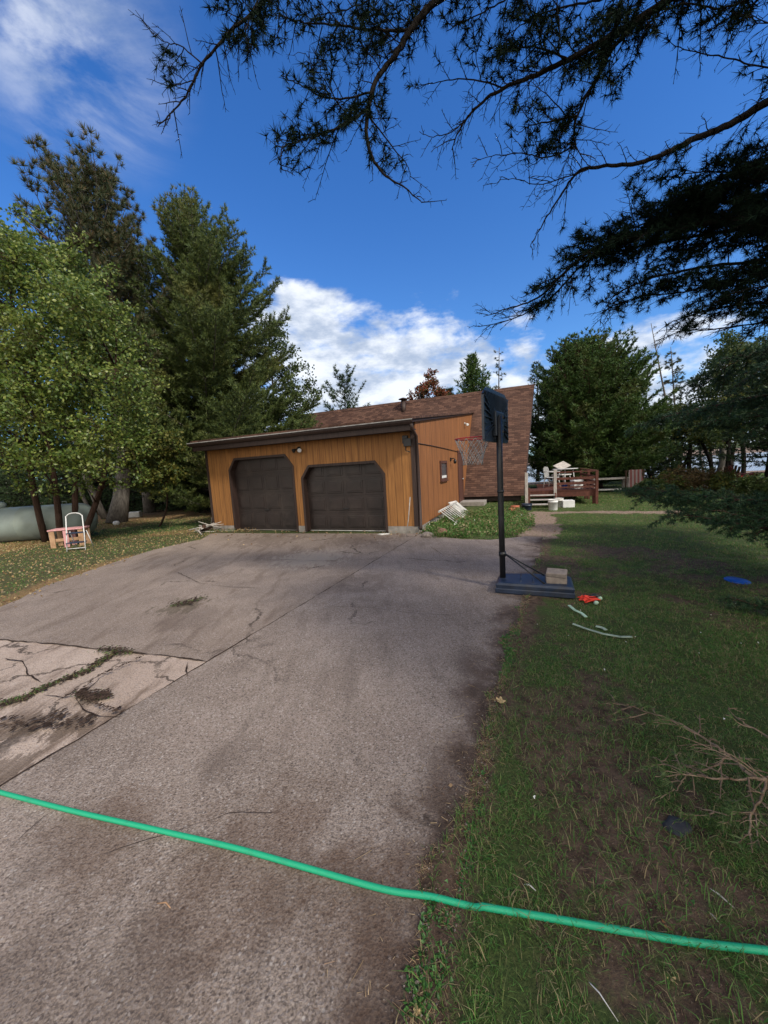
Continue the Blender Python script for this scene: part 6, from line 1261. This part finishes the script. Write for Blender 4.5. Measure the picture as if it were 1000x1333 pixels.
# gravel crumbs at the broken driveway edge
P_ = scatter(30000, (-.6, 2.2), (.6, 5), g, lambda P_, gr, li, pa, ins: .75*sst(.20, .0, pdist(P_[:, 0], P_[:, 1], edgeR)))
N = len(P_); o6 = np.array([[1, 0, 0], [-.5, .87, 0], [-.5, -.87, 0], [0, 0, .8]]); r_ = g.uniform(.002, .007, (N, 1, 1)); rotz = g.uniform(0, 6.28, N); c_, s_ = np.cos(rotz)[:, None], np.sin(rotz)[:, None]
ov = np.stack([o6[:, 0][None]*c_-o6[:, 1][None]*s_, o6[:, 0][None]*s_+o6[:, 1][None]*c_, np.tile(o6[:, 2], (N, 1))], -1)*r_+P_[:, None]+np.array([0, 0, .006]); i = np.arange(N)[:, None]*4
M['gravel'] = leafmat('gravel', [(.10, .08, .075), (.16, .12, .10), (.22, .19, .17), (.07, .055, .05)], 0., .9)
tag(fast('gravel', ov.reshape(-1, 3), np.concatenate([np.stack([i[:, 0], i[:, 0]+1, i[:, 0]+3], -1), np.stack([i[:, 0]+1, i[:, 0]+2, i[:, 0]+3], -1), np.stack([i[:, 0]+2, i[:, 0], i[:, 0]+3], -1)]), M['gravel']), 'loose gravel crumbs along the right driveway edge', 'gravel', kind='stuff')
# single things lying about
def stick(px, py, px2, py2, r_, label, mat='greywood'):
    a_ = gnd(px, py, .012); c_ = gnd(px2, py2, .016); m_ = (a_+c_)/2+np.array([.004, .008, .004]); o = B().tube([(0, 0, 0), tuple(m_-a_), tuple(c_-a_)], [r_*.8, r_, r_*.6], 6).build('stick', M[mat]); o.location = a_; tag(o, label, 'stick')
stick(912, 1150, 962, 1188, .004, 'thick pale dry stick in the grass above the right end of the hose', 'greywood'); stick(915, 1184, 942, 1208, .0025, 'thin broken stick just below the thick pale stick'); stick(680, 1152, 698, 1160, .003, 'short light twig left of the middle of the hose in the grass', 'whitedirty')
stick(758, 1270, 805, 1330, .002, 'thin pale forked twig at the bottom edge below the hose', 'whitedirty'); stick(205, 1176, 222, 1182, .003, 'tiny curled twig on the driveway below the hose', 'rawwood')
def maple_leaf(px, py, s_, label, mat, rz):
    n_ = 22; pts = []
    for k in range(n_): a_ = 2*math.pi*k/n_; pts.append((s_*(.55+.45*abs(math.cos(2.5*a_)))*math.cos(a_), s_*(.55+.45*abs(math.cos(2.5*a_)))*math.sin(a_)))
    b_ = B(); vs = [b_.bm.verts.new((x, y, .006*math.sin(7*x/s_)+.35*abs(y)*.3)) for x, y in pts]; c_ = b_.bm.verts.new((0, 0, .0))
    for k in range(n_): b_.bm.faces.new((c_, vs[k], vs[(k+1) % n_]))
    b_.tube([(0, 0, .001), (-s_*1.4, .1*s_, .004)], .0008, 5); o = b_.build('fallen_leaf', mat); o.location = gnd(px, py, .014); o.rotation_euler = (.1, .1, rz); tag(o, label, 'leaf')
M['tanleaf'] = plain('tan_leaf', (.42, .30, .15), .8, .3, 40); M['brleaf'] = plain('brown_leaf', (.20, .09, .04), .8, .3, 40)
maple_leaf(544, 1316, .014, 'tan lobed leaf at the very bottom beside the driveway edge', M['tanleaf'], .6); maple_leaf(872, 1272, .016, 'tan leaf below the right end of the hose', M['tanleaf'], 2.); maple_leaf(870, 1205, .02, 'brown curled leaf above the right end of the hose', M['brleaf'], 1.); maple_leaf(652, 912, .035, 'tan curled leaf at the driveway edge above the weeds', M['tanleaf'], 0.)
